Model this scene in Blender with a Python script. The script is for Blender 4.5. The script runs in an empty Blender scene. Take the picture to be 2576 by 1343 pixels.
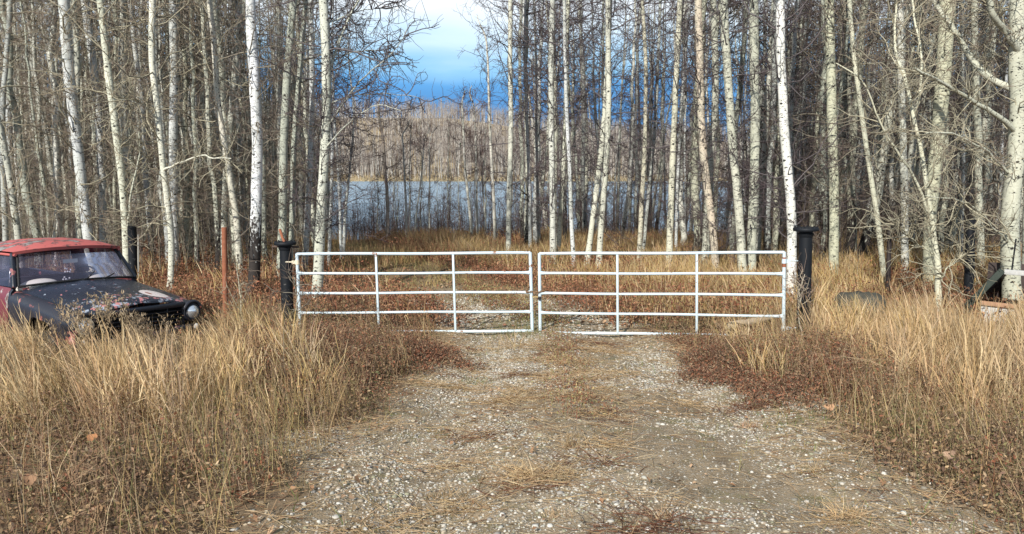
import bpy, math, random
import numpy as np
from math import radians as R, pi

C = bpy.context.scene.collection
rng = np.random.default_rng(11)
random.seed(5)

# ------------------------------------------------------------------ camera, sky, sun, exposure
F = 1874.0; CZ = 2.62; PITCH = math.atan(246.5 / F)
cam_d = bpy.data.cameras.new('camera'); cam = bpy.data.objects.new('camera', cam_d); C.objects.link(cam)
cam_d.sensor_width = 36; cam_d.lens = 36 * F / 2576; cam_d.clip_start = 0.05; cam_d.clip_end = 5000
cam.location = (0, 0, CZ); cam.rotation_euler = (pi / 2 - PITCH, 0, 0)
bpy.context.scene.camera = cam

SUN_EL, SUN_AZ = 33.0, 205.0          # azimuth clockwise from +Y (north)
vs = bpy.context.scene.view_settings
vs.view_transform = 'Standard'; vs.look = 'None'; vs.exposure = 0.42; vs.gamma = 1
w = bpy.data.worlds.new('World'); bpy.context.scene.world = w; w.use_nodes = True
nt = w.node_tree; nt.nodes.clear()
def N(t, kind, **kw):
    n = t.nodes.new(kind)
    for k, v in kw.items():
        if k.startswith('i_'): n.inputs[k[2:].replace('_', ' ')].default_value = v
        else: setattr(n, k, v)
    return n
def L(t, a, b): t.links.new(a, b)
out = N(nt, 'ShaderNodeOutputWorld'); bg = N(nt, 'ShaderNodeBackground'); bg.inputs['Strength'].default_value = 0.112
sky = N(nt, 'ShaderNodeTexSky', sky_type='NISHITA', sun_disc=False, sun_elevation=R(SUN_EL), sun_rotation=R(SUN_AZ))
tc = N(nt, 'ShaderNodeTexCoord'); sep = N(nt, 'ShaderNodeSeparateXYZ'); L(nt, tc.outputs['Generated'], sep.inputs[0])
mp = N(nt, 'ShaderNodeMapping'); mp.inputs['Scale'].default_value = (1.6, 1.6, 9); L(nt, tc.outputs['Generated'], mp.inputs[0])
nz = N(nt, 'ShaderNodeTexNoise'); nz.inputs['Scale'].default_value = 1.5; nz.inputs['Detail'].default_value = 6; nz.inputs['Roughness'].default_value = .5
L(nt, mp.outputs[0], nz.inputs[0])
# height in the sky, warped by cloud noise: blue strip near the horizon, pale cloud sheet above it
m1 = N(nt, 'ShaderNodeMath', operation='MULTIPLY_ADD'); L(nt, nz.outputs[0], m1.inputs[0]); m1.inputs[1].default_value = .10; m1.inputs[2].default_value = -.05
m2 = N(nt, 'ShaderNodeMath', operation='ADD'); L(nt, sep.outputs[2], m2.inputs[0]); L(nt, m1.outputs[0], m2.inputs[1])
cr = N(nt, 'ShaderNodeValToRGB'); e = cr.color_ramp
e.elements[0].position = .085; e.elements[0].color = (0.2, 1.9, 5.0, 1)
e.elements[1].position = .36; e.elements[1].color = (2.6, 3.3, 4.3, 1)
for p, c in ((.115, (.45, 2.6, 6.0, 1)), (.14, (2.1, 4.6, 7.2, 1)), (.168, (5.2, 6.8, 8.2, 1)), (.20, (7.6, 8.1, 8.5, 1)), (.26, (6.6, 7.2, 7.9, 1))):
    q = e.elements.new(p); q.color = c
L(nt, m2.outputs[0], cr.inputs[0])
mx = N(nt, 'ShaderNodeMix', data_type='RGBA'); mx.inputs[0].default_value = .86
L(nt, sky.outputs[0], mx.inputs[6]); L(nt, cr.outputs[0], mx.inputs[7])
L(nt, mx.outputs[2], bg.inputs[0]); L(nt, bg.outputs[0], out.inputs[0])
sd = bpy.data.lights.new('sun', 'SUN'); sd.energy = 4.9; sd.angle = R(.6); sd.color = (1, .955, .89)
sun = bpy.data.objects.new('sun', sd); C.objects.link(sun)
sun.rotation_euler = (R(90 - SUN_EL), 0, R(180 - SUN_AZ) )
# sun stands behind the camera, a little to the left
sun.rotation_euler = (R(90 - SUN_EL), 0, R(-SUN_AZ + 180))

# ------------------------------------------------------------------ helpers
cp, sp = math.cos(PITCH), math.sin(PITCH)
def ray(u, v):
    a = (u - 1288) / F; b = (671.5 - v) / F
    return np.array([a, cp + b * sp, -sp + b * cp])
def at(u, v, Y):
    d = ray(u, v); return np.array([0, 0, CZ]) + d * (Y / d[1])
def s01(t): t = np.clip(t, 0, 1); return t * t * (3 - 2 * t)
def road_x(y): return np.interp(y, [0, 8, 11, 13, 15, 18, 22, 27], [.55, .75, .7, .2, -.6, -2.2, -4.4, -6.5])
def vnoise(x, y, s, seed=0):
    x = np.asarray(x, float) * s + seed * 17.3; y = np.asarray(y, float) * s + seed * 5.7
    xi = np.floor(x); yi = np.floor(y); fx = x - xi; fy = y - yi
    fx = fx * fx * (3 - 2 * fx); fy = fy * fy * (3 - 2 * fy)
    def h(a, b):
        q = np.sin(a * 127.1 + b * 311.7 + seed) * 43758.5453; return q - np.floor(q)
    return (h(xi, yi) * (1 - fx) + h(xi + 1, yi) * fx) * (1 - fy) + (h(xi, yi + 1) * (1 - fx) + h(xi + 1, yi + 1) * fx) * fy
def road_w(y): return np.interp(y, [0, 7.2, 9.4, 12, 27], [.42, .44, .12, 0, 0])      # extra half width of the apron before the gate
PY = [-60, -5, 0, 4, 8, 11, 14, 27, 34, 48, 60, 80]
PZ = [1.3, 1.15, .97, .62, .25, .04, 0, 0, -.6, -1.95, -2.6, -3.2]
def H(x, y):
    x = np.asarray(x, float); y = np.asarray(y, float)
    z = np.interp(y, PY, PZ)
    land = np.maximum(s01((-x - .30 * y - 2) / 14), s01((x - .50 * y) / 14)) * s01((y - 24) / 8)
    z = z * (1 - land) + land * (-.3 + .4 * vnoise(x, y, .05, 3))
    near = 1 - s01((y - 40) / 20)
    off = s01((np.abs(x - road_x(y)) - 1.7) / 1.2)
    z = z + near * off * ((vnoise(x, y, .7, 1) - .5) * .14 + (vnoise(x, y, 2.1, 2) - .5) * .07)
    z = z + near * (1 - off) * ((vnoise(x, y, 1.3, 4) - .5) * .05 - .07 * np.exp(-((np.abs(x - road_x(y)) - 1.0 - road_w(y) * .5) / .38) ** 2) + .035 * np.exp(-((x - road_x(y)) / .35) ** 2))
    z = z - .22 * np.exp(-(((x + 5.6) / 1.6) ** 2 + ((y - 11) / 2.2) ** 2)) * s01((-x - 2.6) / 1.2)
    z = z + .12 * s01((x - 6) / 4) * near
    top = np.interp(x, [-400, -45, 0, 80, 400], [40, 39, 33, 20, 22])
    far = s01((y - 268) / 30) * 2.6 + s01((y - 285) / 240) * top
    far = far + s01((y - 285) / 60) * (vnoise(x, y, .02, 6) - .5) * 5
    z = np.where(y > 262, -3.2 + far, z)
    return z
def gnd(u, v):
    d = ray(u, v); lo, hi = 2.0, 60.0
    for k in range(40):
        m = (lo + hi) / 2; p = np.array([0, 0, CZ]) + d * (m / d[1])
        if p[2] > H(p[0], p[1]): lo = m
        else: hi = m
    return np.array([0, 0, CZ]) + d * (lo / d[1])

def tag(o, label=None, cat=None, group=None, kind=None):
    if label: o['label'] = label
    if cat: o['category'] = cat
    if group: o['group'] = group
    if kind: o['kind'] = kind
    return o
def thing(name, label, cat, loc=(0, 0, 0), rz=0, group=None):
    o = bpy.data.objects.new(name, None); C.objects.link(o)
    o.location = loc; o.rotation_euler = (0, 0, rz); o.empty_display_size = .2
    return tag(o, label, cat, group)
def mesh(name, V, Fc, m, parent=None, uv=None, col=None, smooth=False, loc=None):
    """V (n,3); Fc list of (k,4)/(k,3) arrays; uv/col per vertex"""
    me = bpy.data.meshes.new(name); V = np.asarray(V, np.float32)
    if isinstance(Fc, np.ndarray): Fc = [Fc]
    Fc = [np.asarray(f, np.int32) for f in Fc if len(f)]
    me.vertices.add(len(V)); me.vertices.foreach_set('co', V.ravel())
    li = np.concatenate([f.ravel() for f in Fc]); tot = np.concatenate([np.full(len(f), f.shape[1], np.int32) for f in Fc])
    st = np.concatenate([[0], np.cumsum(tot)[:-1]]).astype(np.int32)
    me.loops.add(len(li)); me.loops.foreach_set('vertex_index', li)
    me.polygons.add(len(tot)); me.polygons.foreach_set('loop_start', st)
    if smooth: me.polygons.foreach_set('use_smooth', np.ones(len(tot), bool))
    me.update(calc_edges=True)
    if uv is not None:
        l = me.uv_layers.new(name='UVMap'); l.data.foreach_set('uv', np.asarray(uv, np.float32)[li].ravel())
    if col is not None:
        a = me.color_attributes.new('Col', 'FLOAT_COLOR', 'POINT')
        c = np.ones((len(V), 4), np.float32); c[:, :3] = col; a.data.foreach_set('color', c.ravel())
    me.materials.append(m)
    o = bpy.data.objects.new(name, me); C.objects.link(o)
    if parent is not None: o.parent = parent
    if loc is not None: o.location = loc
    return o
class MB:
    """collects pieces into one mesh"""
    def __init__(s): s.V = []; s.Q = []; s.T = []; s.n = 0; s.C = []
    def add(s, V, Fc, col=None):
        V = np.asarray(V, float)
        if isinstance(Fc, np.ndarray): Fc = [Fc]
        for f in Fc:
            f = np.asarray(f, int)
            if len(f) == 0: continue
            (s.Q if f.shape[1] == 4 else s.T).append(f + s.n)
        s.V.append(V); s.n += len(V)
        s.C.append(np.tile(col if col is not None else (1, 1, 1), (len(V), 1)) if col is None or np.ndim(col) == 1 else col)
        return s
    def box(s, c, d, rot=None, taper=1.0):
        h = np.array(d, float) / 2
        P = np.array([[x, y, z] for z in (-1, 1) for y in (-1, 1) for x in (-1, 1)], float) * h
        P[4:, :2] *= taper
        if rot is not None: P = P @ np.array(rot).T
        return s.add(P + np.array(c), np.array([[0, 2, 3, 1], [4, 5, 7, 6], [0, 1, 5, 4], [2, 6, 7, 3], [0, 4, 6, 2], [1, 3, 7, 5]]))
    def beam(s, a, b, wd, ht, up=(0, 0, 1)):
        a = np.array(a, float); b = np.array(b, float); t = b - a; ln = np.linalg.norm(t); t /= ln
        sx = np.cross(t, up); sx /= np.linalg.norm(sx); uz = np.cross(sx, t)
        return s.box((a + b) / 2, (wd, ln, ht), rot=np.stack([sx, t, uz], 1))
    def tube(s, pts, r, k=12, cap=True):
        pts = np.asarray(pts, float); r = np.broadcast_to(np.asarray(r, float), (len(pts),))
        V, Q, _ = tubes(pts[None], r[None], k)
        s.add(V, Q)
        if cap:
            for e_, ring in ((0, range(k)), (len(pts) - 1, range(k))):
                ids = [e_ * k + j for j in ring]; c = pts[e_]
                b = s.n; s.add(np.concatenate([V[ids], [c]]), np.array([[k, j, (j + 1) % k] if e_ else [k, (j + 1) % k, j] for j in range(k)]))
        return s
    def disc(s, c, nrm, r, k=24, dome=0.0, rings=4):
        nrm = np.array(nrm, float); nrm /= np.linalg.norm(nrm)
        a = np.cross(nrm, (0, 0, 1.0001)); a /= np.linalg.norm(a); b = np.cross(nrm, a)
        V = [np.array(c) + nrm * dome]; T = []; Q = []
        for i in range(1, rings + 1):
            f = i / rings
            for j in range(k):
                t = 2 * pi * j / k; V.append(np.array(c) + r * f * (a * math.cos(t) + b * math.sin(t)) + nrm * dome * (1 - f * f))
        for j in range(k): T.append([0, 1 + j, 1 + (j + 1) % k])
        for i in range(rings - 1):
            for j in range(k): Q.append([1 + i * k + j, 1 + (i + 1) * k + j, 1 + (i + 1) * k + (j + 1) % k, 1 + i * k + (j + 1) % k])
        return s.add(V, [np.array(T), np.array(Q)])
    def grid(s, G):
        G = np.asarray(G, float); a, b = G.shape[:2]; i = np.arange(a * b).reshape(a, b)
        return s.add(G.reshape(-1, 3), np.stack([i[:-1, :-1], i[1:, :-1], i[1:, 1:], i[:-1, 1:]], -1).reshape(-1, 4))
    def build(s, name, m, parent=None, smooth=False, loc=None, bevel=0):
        Fc = []
        if s.Q: Fc.append(np.concatenate(s.Q))
        if s.T: Fc.append(np.concatenate(s.T))
        o = mesh(name, np.concatenate(s.V), Fc, m, parent, smooth=smooth, loc=loc, col=np.concatenate(s.C))
        if smooth: 
            try: o.data.set_sharp_from_angle(angle=R(40))
            except Exception: pass
        if bevel:
            b = o.modifiers.new('bevel', 'BEVEL'); b.width = bevel; b.segments = 2; b.limit_method = 'ANGLE'
        return o
def tubes(P, r, k=3):
    """P (n,m,3) paths, r (n,m) radii -> verts, quads, uv"""
    n, m = P.shape[:2]
    T = np.gradient(P, axis=1); T /= np.linalg.norm(T, axis=2, keepdims=True) + 1e-9
    mean = P[:, -1] - P[:, 0]
    ref = np.where((np.abs(mean[:, 2:3]) > .8 * np.linalg.norm(mean, axis=1, keepdims=True)), np.array([[1.0, 0, 0]]), np.array([[0, 0, 1.0]]))[:, None, :]
    A = np.cross(T, ref); A /= np.linalg.norm(A, axis=2, keepdims=True) + 1e-9
    B = np.cross(T, A)
    th = np.arange(k) * 2 * pi / k
    V = P[:, :, None, :] + r[:, :, None, None] * (A[:, :, None, :] * np.cos(th)[None, None, :, None] + B[:, :, None, :] * np.sin(th)[None, None, :, None])
    i = np.arange(n * m * k).reshape(n, m, k); j = np.roll(i, -1, axis=2)
    Q = np.stack([i[:, :-1], j[:, :-1], j[:, 1:], i[:, 1:]], -1).reshape(-1, 4)
    return V.reshape(-1, 3), Q, None

# ------------------------------------------------------------------ materials
def mat(name):
    m = bpy.data.materials.new(name); m.use_nodes = True; t = m.node_tree
    b = t.nodes['Principled BSDF']; return m, t, b
def simple(name, col, rough=.6, metal=0, var=.15, scale=8, bump=.0, spec=.4):
    m, t, b = mat(name); b.inputs['Roughness'].default_value = rough; b.inputs['Metallic'].default_value = metal
    b.inputs['Specular IOR Level'].default_value = spec
    tc = N(t, 'ShaderNodeTexCoord'); n = N(t, 'ShaderNodeTexNoise'); n.inputs['Scale'].default_value = scale; n.inputs['Detail'].default_value = 6
    L(t, tc.outputs['Object'], n.inputs[0])
    c = N(t, 'ShaderNodeMix', data_type='RGBA'); L(t, n.outputs[0], c.inputs[0])
    c.inputs[6].default_value = (*[x * (1 - var) for x in col], 1); c.inputs[7].default_value = (*[min(1, x * (1 + var)) for x in col], 1)
    L(t, c.outputs[2], b.inputs[0])
    if bump:
        bp = N(t, 'ShaderNodeBump'); bp.inputs['Strength'].default_value = bump; bp.inputs['Distance'].default_value = .01
        L(t, n.outputs[0], bp.inputs['Height']); L(t, bp.outputs[0], b.inputs['Normal'])
    return m
def ramp(t, src, stops):
    c = N(t, 'ShaderNodeValToRGB'); el = c.color_ramp.elements
    for i, (p, col) in enumerate(stops):
        q = el[i] if i < 2 else el.new(p)
        q.position = p; q.color = (*col, 1) if len(col) == 3 else col
    L(t, src, c.inputs[0]); return c.outputs[0]
def mixc(t, fac, a, b):
    c = N(t, 'ShaderNodeMix', data_type='RGBA')
    for k, x in ((0, fac), (6, a), (7, b)):
        if isinstance(x, (int, float)): c.inputs[k].default_value = x
        elif isinstance(x, tuple): c.inputs[k].default_value = (*x, 1)
        else: L(t, x, c.inputs[k])
    return c.outputs[2]
def math_(t, op, a, b=0.0, clamp=False):
    n = N(t, 'ShaderNodeMath', operation=op, use_clamp=clamp)
    for k, x in ((0, a), (1, b)):
        if isinstance(x, (int, float)): n.inputs[k].default_value = x
        else: L(t, x, n.inputs[k])
    return n.outputs[0]
def noise(t, vec, scale, detail=4, rough=.55):
    n = N(t, 'ShaderNodeTexNoise'); n.inputs['Scale'].default_value = scale; n.inputs['Detail'].default_value = detail; n.inputs['Roughness'].default_value = rough
    L(t, vec, n.inputs[0]); return n.outputs[0]
def mapping(t, vec, scale):
    n = N(t, 'ShaderNodeMapping'); n.inputs['Scale'].default_value = scale; L(t, vec, n.inputs[0]); return n.outputs[0]

def bark_material():
    m, t, b = mat('aspen_bark'); b.inputs['Roughness'].default_value = .8; b.inputs['Specular IOR Level'].default_value = .2
    tc = N(t, 'ShaderNodeTexCoord'); oi = N(t, 'ShaderNodeObjectInfo')
    off = N(t, 'ShaderNodeVectorMath', operation='ADD'); L(t, tc.outputs['UV'], off.inputs[0])
    cb = N(t, 'ShaderNodeCombineXYZ'); L(t, math_(t, 'MULTIPLY', oi.outputs['Random'], 37.0), cb.inputs[0]); L(t, cb.outputs[0], off.inputs[1])
    uv = off.outputs[0]
    sepn = N(t, 'ShaderNodeSeparateXYZ'); L(t, tc.outputs['UV'], sepn.inputs[0]); hgt = sepn.outputs[1]
    tint = oi.outputs['Color']
    # slow change of tone along the trunk, greener bloom in patches
    n1 = noise(t, mapping(t, uv, (1.3, .5, 1)), 1.6, 5)
    c = mixc(t, ramp(t, n1, [(.35, (0, 0, 0)), (.68, (1, 1, 1))]), tint, mixc(t, .55, tint, (.30, .32, .235)))
    n2 = noise(t, mapping(t, uv, (6, 9, 1)), 3, 6)
    c = mixc(t, ramp(t, n2, [(.3, (0, 0, 0)), (.75, (.55, .55, .55))]), c, mixc(t, .35, c, (.9, .88, .8)))
    # thin horizontal lenticels
    n3 = noise(t, mapping(t, uv, (4, 19, 1)), 1.6, 3, .6)
    c = mixc(t, ramp(t, n3, [(.58, (0, 0, 0)), (.64, (.85, .85, .85))]), c, (.10, .095, .08))
    # black eye-shaped knots and branch scars
    for sc, r0, keep in (((5.5, 12, 1), .26, .80), ((12, 30, 1), .26, .70), ((3.0, 4.6, 1), .15, .74)):
        v = N(t, 'ShaderNodeTexVoronoi'); v.inputs['Scale'].default_value = 1; L(t, mapping(t, uv, sc), v.inputs[0])
        nn = noise(t, mapping(t, uv, (14, 20, 1)), 2, 3); sc_ = N(t, 'ShaderNodeSeparateColor'); L(t, v.outputs['Color'], sc_.inputs[0])
        dd = math_(t, 'ADD', v.outputs['Distance'], math_(t, 'MULTIPLY', math_(t, 'SUBTRACT', nn, .5), .8))
        kk = math_(t, 'MULTIPLY', ramp(t, dd, [(r0 - .04, (1, 1, 1)), (r0 + .03, (0, 0, 0))]), math_(t, 'GREATER_THAN', sc_.outputs[0], keep))
        c = mixc(t, kk, c, (.022, .02, .018))
    # rough black bark at the foot
    lowf = math_(t, 'SUBTRACT', 1.0, math_(t, 'MULTIPLY', hgt, math_(t, 'DIVIDE', 1.0, math_(t, 'ADD', .9, math_(t, 'MULTIPLY', oi.outputs['Alpha'], 1.6)))), True)
    n4 = noise(t, mapping(t, uv, (7, 4, 1)), 2.2, 7, .65)
    k = math_(t, 'ADD', n4, math_(t, 'MULTIPLY', lowf, math_(t, 'ADD', .16, math_(t, 'MULTIPLY', oi.outputs['Alpha'], .38))))
    c = mixc(t, ramp(t, k, [(.66, (0, 0, 0)), (.74, (1, 1, 1))]), c, (.035, .03, .027))
    L(t, c, b.inputs[0])
    bp = N(t, 'ShaderNodeBump'); bp.inputs['Strength'].default_value = .5; bp.inputs['Distance'].default_value = .01
    L(t, math_(t, 'SUBTRACT', n2, math_(t, 'MULTIPLY', n3, .8)), bp.inputs['Height']); L(t, bp.outputs[0], b.inputs['Normal'])
    return m
def twig_material():
    m, t, b = mat('twig_bark'); b.inputs['Roughness'].default_value = .8; b.inputs['Specular IOR Level'].default_value = .2
    oi = N(t, 'ShaderNodeObjectInfo'); at_ = N(t, 'ShaderNodeVertexColor', layer_name='Col')
    mul = N(t, 'ShaderNodeMix', data_type='RGBA', blend_type='MULTIPLY'); mul.inputs[0].default_value = 1
    L(t, oi.outputs['Color'], mul.inputs[6]); L(t, at_.outputs[0], mul.inputs[7]); L(t, mul.outputs[2], b.inputs[0])
    return m
def vcol(name, rough=.75, trans=0.0, spec=.25, bump=0):
    m, t, b = mat(name); b.inputs['Roughness'].default_value = rough; b.inputs['Specular IOR Level'].default_value = spec
    a = N(t, 'ShaderNodeVertexColor', layer_name='Col'); tc = N(t, 'ShaderNodeTexCoord')
    n = noise(t, tc.outputs['Object'], 60 if bump else 9, 3)
    c = mixc(t, math_(t, 'MULTIPLY', n, .35), a.outputs[0], mixc(t, .5, a.outputs[0], (.05, .04, .03)))
    L(t, c, b.inputs[0])
    if trans:
        tr = N(t, 'ShaderNodeBsdfTranslucent'); L(t, c, tr.inputs[0]); ms = N(t, 'ShaderNodeMixShader'); ms.inputs[0].default_value = trans
        L(t, b.outputs[0], ms.inputs[1]); L(t, tr.outputs[0], ms.inputs[2]); L(t, ms.outputs[0], t.nodes['Material Output'].inputs[0])
    return m
BARK = bark_material(); TWIG = twig_material()
STRAW = vcol('dry_grass', trans=.3); WEED = vcol('dead_weed', trans=.15); STONE = vcol('river_stone', .7, bump=1); LITTER = vcol('dry_leaf', trans=.2)

def ground_material():
    m, t, b = mat('soil_gravel'); b.inputs['Roughness'].default_value = .92; b.inputs['Specular IOR Level'].default_value = .15
    tc = N(t, 'ShaderNodeTexCoord'); P = tc.outputs['Object']
    a = N(t, 'ShaderNodeVertexColor', layer_name='Col')     # r = gravel road, g = grassy, b = hill
    sp_ = N(t, 'ShaderNodeSeparateColor'); L(t, a.outputs[0], sp_.inputs[0])
    nA = noise(t, P, 1.1, 6); nB = noise(t, P, 6, 6); nC = noise(t, P, 45, 4)
    soil = mixc(t, ramp(t, nA, [(.35, (0, 0, 0)), (.65, (1, 1, 1))]), (.27, .20, .12), (.35, .27, .175))
    soil = mixc(t, ramp(t, nB, [(.45, (0, 0, 0)), (.7, (1, 1, 1))]), soil, mixc(t, ramp(t, noise(t, P, 2.1, 5), [(.5, (0, 0, 0)), (.62, (1, 1, 1))]), (.14, .10, .06), (.15, .145, .05)))
    # packed stones: two sizes of cells
    cols = soil
    hgt = nC
    for s_, th in ((38, .50), (80, .46)):
        v = N(t, 'ShaderNodeTexVoronoi'); v.inputs['Scale'].default_value = s_; L(t, P, v.inputs[0])
        cc = ramp(t, noise(t, v.outputs['Position'], 400, 0), [(.3, (.20, .16, .11)), (.45, (.38, .335, .26)), (.55, (.26, .21, .14)), (.7, (.52, .475, .39))])
        mk = ramp(t, v.outputs['Distance'], [(.30, (1, 1, 1)), (.44, (0, 0, 0))])
        sel = ramp(t, math_(t, 'ADD', noise(t, P, 2.3 + s_ * .02, 5), math_(t, 'MULTIPLY', sp_.outputs[0], .25)), [(th + .12, (0, 0, 0)), (th + .26, (1, 1, 1))])
        mm = math_(t, 'MULTIPLY', math_(t, 'MULTIPLY', mk, sel), ramp(t, sp_.outputs[0], [(.1, (0, 0, 0)), (.5, (1, 1, 1))]))
        cols = mixc(t, mm, cols, cc)
        hgt = math_(t, 'ADD', hgt, mm)
    grass = mixc(t, nB, (.075, .05, .03), (.20, .13, .07))
    cols = mixc(t, math_(t, 'MULTIPLY', sp_.outputs[1], .85), cols, grass)
    nH = noise(t, P, .02, 5)
    hill = mixc(t, ramp(t, nH, [(.42, (0, 0, 0)), (.6, (1, 1, 1))]), (.13, .10, .075), (.42, .32, .18))
    cols = mixc(t, sp_.outputs[2], cols, hill)
    L(t, cols, b.inputs[0])
    bp = N(t, 'ShaderNodeBump'); bp.inputs['Strength'].default_value = .8; bp.inputs['Distance'].default_value = .012
    L(t, hgt, bp.inputs['Height']); L(t, bp.outputs[0], b.inputs['Normal'])
    return m

# ------------------------------------------------------------------ ground, lake, hill
ys = np.concatenate([np.linspace(-30, 2, 20), np.arange(2.15, 15, .12), np.arange(15, 34, .4), np.arange(34, 80, 2), np.arange(80, 262, 14), np.arange(262, 330, 4), np.arange(330, 620, 12), np.array([680, 800, 1100, 1600])])
fx = np.concatenate([-np.geomspace(14, 900, 26)[::-1], np.arange(-13.8, 14, .12), np.geomspace(14, 900, 26)])
X, Y = np.meshgrid(fx, ys, indexing='ij'); Z = H(X, Y)
G = np.stack([X, Y, Z], -1); idx = np.arange(G.shape[0] * G.shape[1]).reshape(G.shape[:2])
Q = np.stack([idx[:-1, :-1], idx[1:, :-1], idx[1:, 1:], idx[:-1, 1:]], -1).reshape(-1, 4)
def road_mask(x, y): 
    e_ = np.abs(x - road_x(y)) - road_w(y) + (vnoise(x, y, .9, 8) - .5) * .9 + (vnoise(x, y, 3.3, 18) - .5) * .5
    return 1 - s01((e_ - 1.55) / .6)
gr = road_mask(X, Y) * (1 - s01((Y - 14.5) / 4))
col = np.stack([gr, (1 - gr), s01((Y - 240) / 20)], -1).reshape(-1, 3)
tag(mesh('ground', G.reshape(-1, 3), Q, ground_material(), col=col, smooth=True), kind='structure')

m, t, b = mat('lake_water'); b.inputs['Base Color'].default_value = (.24, .34, .42, 1); b.inputs['Roughness'].default_value = .22; b.inputs['IOR'].default_value = 1.33
tc = N(t, 'ShaderNodeTexCoord'); bp = N(t, 'ShaderNodeBump'); bp.inputs['Strength'].default_value = 1; bp.inputs['Distance'].default_value = .6
L(t, noise(t, mapping(t, tc.outputs['Object'], (1, 1.6, 1)), 1.1, 6, .65), bp.inputs['Height']); L(t, bp.outputs[0], b.inputs['Normal'])
lk = mesh('lake_water', [(-500, 40, -1.9), (600, 40, -1.9), (600, 300, -1.9), (-500, 300, -1.9)], np.array([[0, 1, 2, 3]]), m); tag(lk, kind='structure')

# ------------------------------------------------------------------ branches
def grow(S, D, ln, npt, wig, bend, rg):
    n = len(S); P = np.zeros((n, npt, 3)); P[:, 0] = S; D = D / np.linalg.norm(D, axis=1, keepdims=True); st = (ln / (npt - 1))[:, None]
    for i in range(1, npt):
        D = D + rg.normal(0, wig, (n, 3)); D[:, 2] += bend
        D /= np.linalg.norm(D, axis=1, keepdims=True); P[:, i] = P[:, i - 1] + D * st
    return P
def children(P, per, rg, t0=.25):
    """start points and directions of side shoots"""
    n, m = P.shape[:2]; k = np.repeat(np.arange(n), per); tt = rg.uniform(t0, .98, len(k)) * (m - 1)
    i = np.minimum(tt.astype(int), m - 2); f = (tt - i)[:, None]
    S = P[k, i] * (1 - f) + P[k, i + 1] * f; T = P[k, i + 1] - P[k, i]; T /= np.linalg.norm(T, axis=1, keepdims=True)
    D = T * .75 + rg.normal(0, .62, (len(k), 3)); return S, D, tt / (m - 1)
def crown_geo(tr, rad, rg, n1=40, z0=1.2, z1=None, len1=(.7, 2.2), fine=(5, 4), thick=1.0, up=.25):
    """tr (m,3) trunk path; returns V, Q, col of a leafless crown"""
    zs = tr[:, 2] - tr[0, 2]; top = zs[-1]; z1 = z1 or top * .98
    h = rg.uniform(z0, z1, n1); S = np.stack([np.interp(h, zs, tr[:, k]) for k in range(3)], 1)
    az = rg.uniform(0, 2 * pi, n1); el = np.clip(rg.normal(up + .35 * (h / top), .35, n1), -.6, 1.3)
    D = np.stack([np.cos(az) * np.cos(el), np.sin(az) * np.cos(el), np.sin(el)], 1)
    env = np.clip(1.25 - .5 * np.abs(h / top - .6) * 2, .4, 1.2)
    l1 = rg.uniform(*len1, n1) * env * np.where(h / top > .9, .5, 1)
    P1 = grow(S, D, l1, 9, .27, .045, rg); r1 = (.006 + .0048 * l1)[:, None] * np.linspace(1, .3, 9)[None] * thick
    Vs = []; Qs = []; Cs = []; n0 = 0
    def put(P, r, k, c):
        nonlocal n0
        V, Q_, _ = tubes(P, r, k); Vs.append(V); Qs.append(Q_ + n0); n0 += len(V)
        cc = rg.uniform(.65, 1.25, (len(P), 1)) * c; Cs.append(np.repeat(cc, P.shape[1] * k, axis=0))
    put(P1, r1, 4, np.array([1, 1, 1.0]))
    S2, D2, t2 = children(P1, fine[0], rg); l2 = rg.uniform(.25, .85, len(S2)) * np.repeat(l1, fine[0]) * .62
    P2 = grow(S2, D2, l2, 6, .30, .05, rg); put(P2, np.linspace(.0062, .003, 6)[None] * rg.uniform(.7, 1.3, (len(P2), 1)) * thick, 3, np.array([.85, .8, .78]))
    S3, D3, t3 = children(P2, fine[1], rg); l3 = rg.uniform(.08, .38, len(S3))
    P3 = grow(S3, D3, l3, 4, .35, .04, rg); put(P3, np.linspace(.0042, .0022, 4)[None] * np.ones((len(P3), 1)) * thick, 3, np.array([.72, .62, .66]))
    return np.concatenate(Vs), np.concatenate(Qs), np.concatenate(Cs)
def trunk_geo(P, r, rg, k=12):
    """smooth trunk with uv in metres and slightly uneven girth"""
    n = len(P); V, Q_, _ = tubes(P[None], r[None], k)
    V = V.reshape(n, k, 3); V = P[:, None] + (V - P[:, None]) * (1 + rg.normal(0, .035, (n, k, 1)))
    h = np.concatenate([[0], np.cumsum(np.linalg.norm(np.diff(P, axis=0), axis=1))])
    # duplicate seam column so the uv does not wrap
    V = np.concatenate([V, V[:, :1]], 1); r0 = r[0]
    U = np.stack([np.broadcast_to(np.arange(k + 1) * 2 * pi / k * r0, (n, k + 1)), np.broadcast_to(h[:, None], (n, k + 1))], -1)
    i = np.arange(n * (k + 1)).reshape(n, k + 1)
    Q_ = np.stack([i[:-1, :-1], i[:-1, 1:], i[1:, 1:], i[1:, :-1]], -1).reshape(-1, 4)
    return V.reshape(-1, 3), Q_, U.reshape(-1, 2)
def resample(P, n):
    P = np.asarray(P, float); d = np.concatenate([[0], np.cumsum(np.linalg.norm(np.diff(P, axis=0), axis=1))])
    s = np.linspace(0, d[-1], n); Rr = np.stack([np.interp(s, d, P[:, k]) for k in range(3)], 1)
    for _ in range(2): Rr[1:-1] = (Rr[:-2] + 2 * Rr[1:-1] + Rr[2:]) / 4
    return Rr

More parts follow.
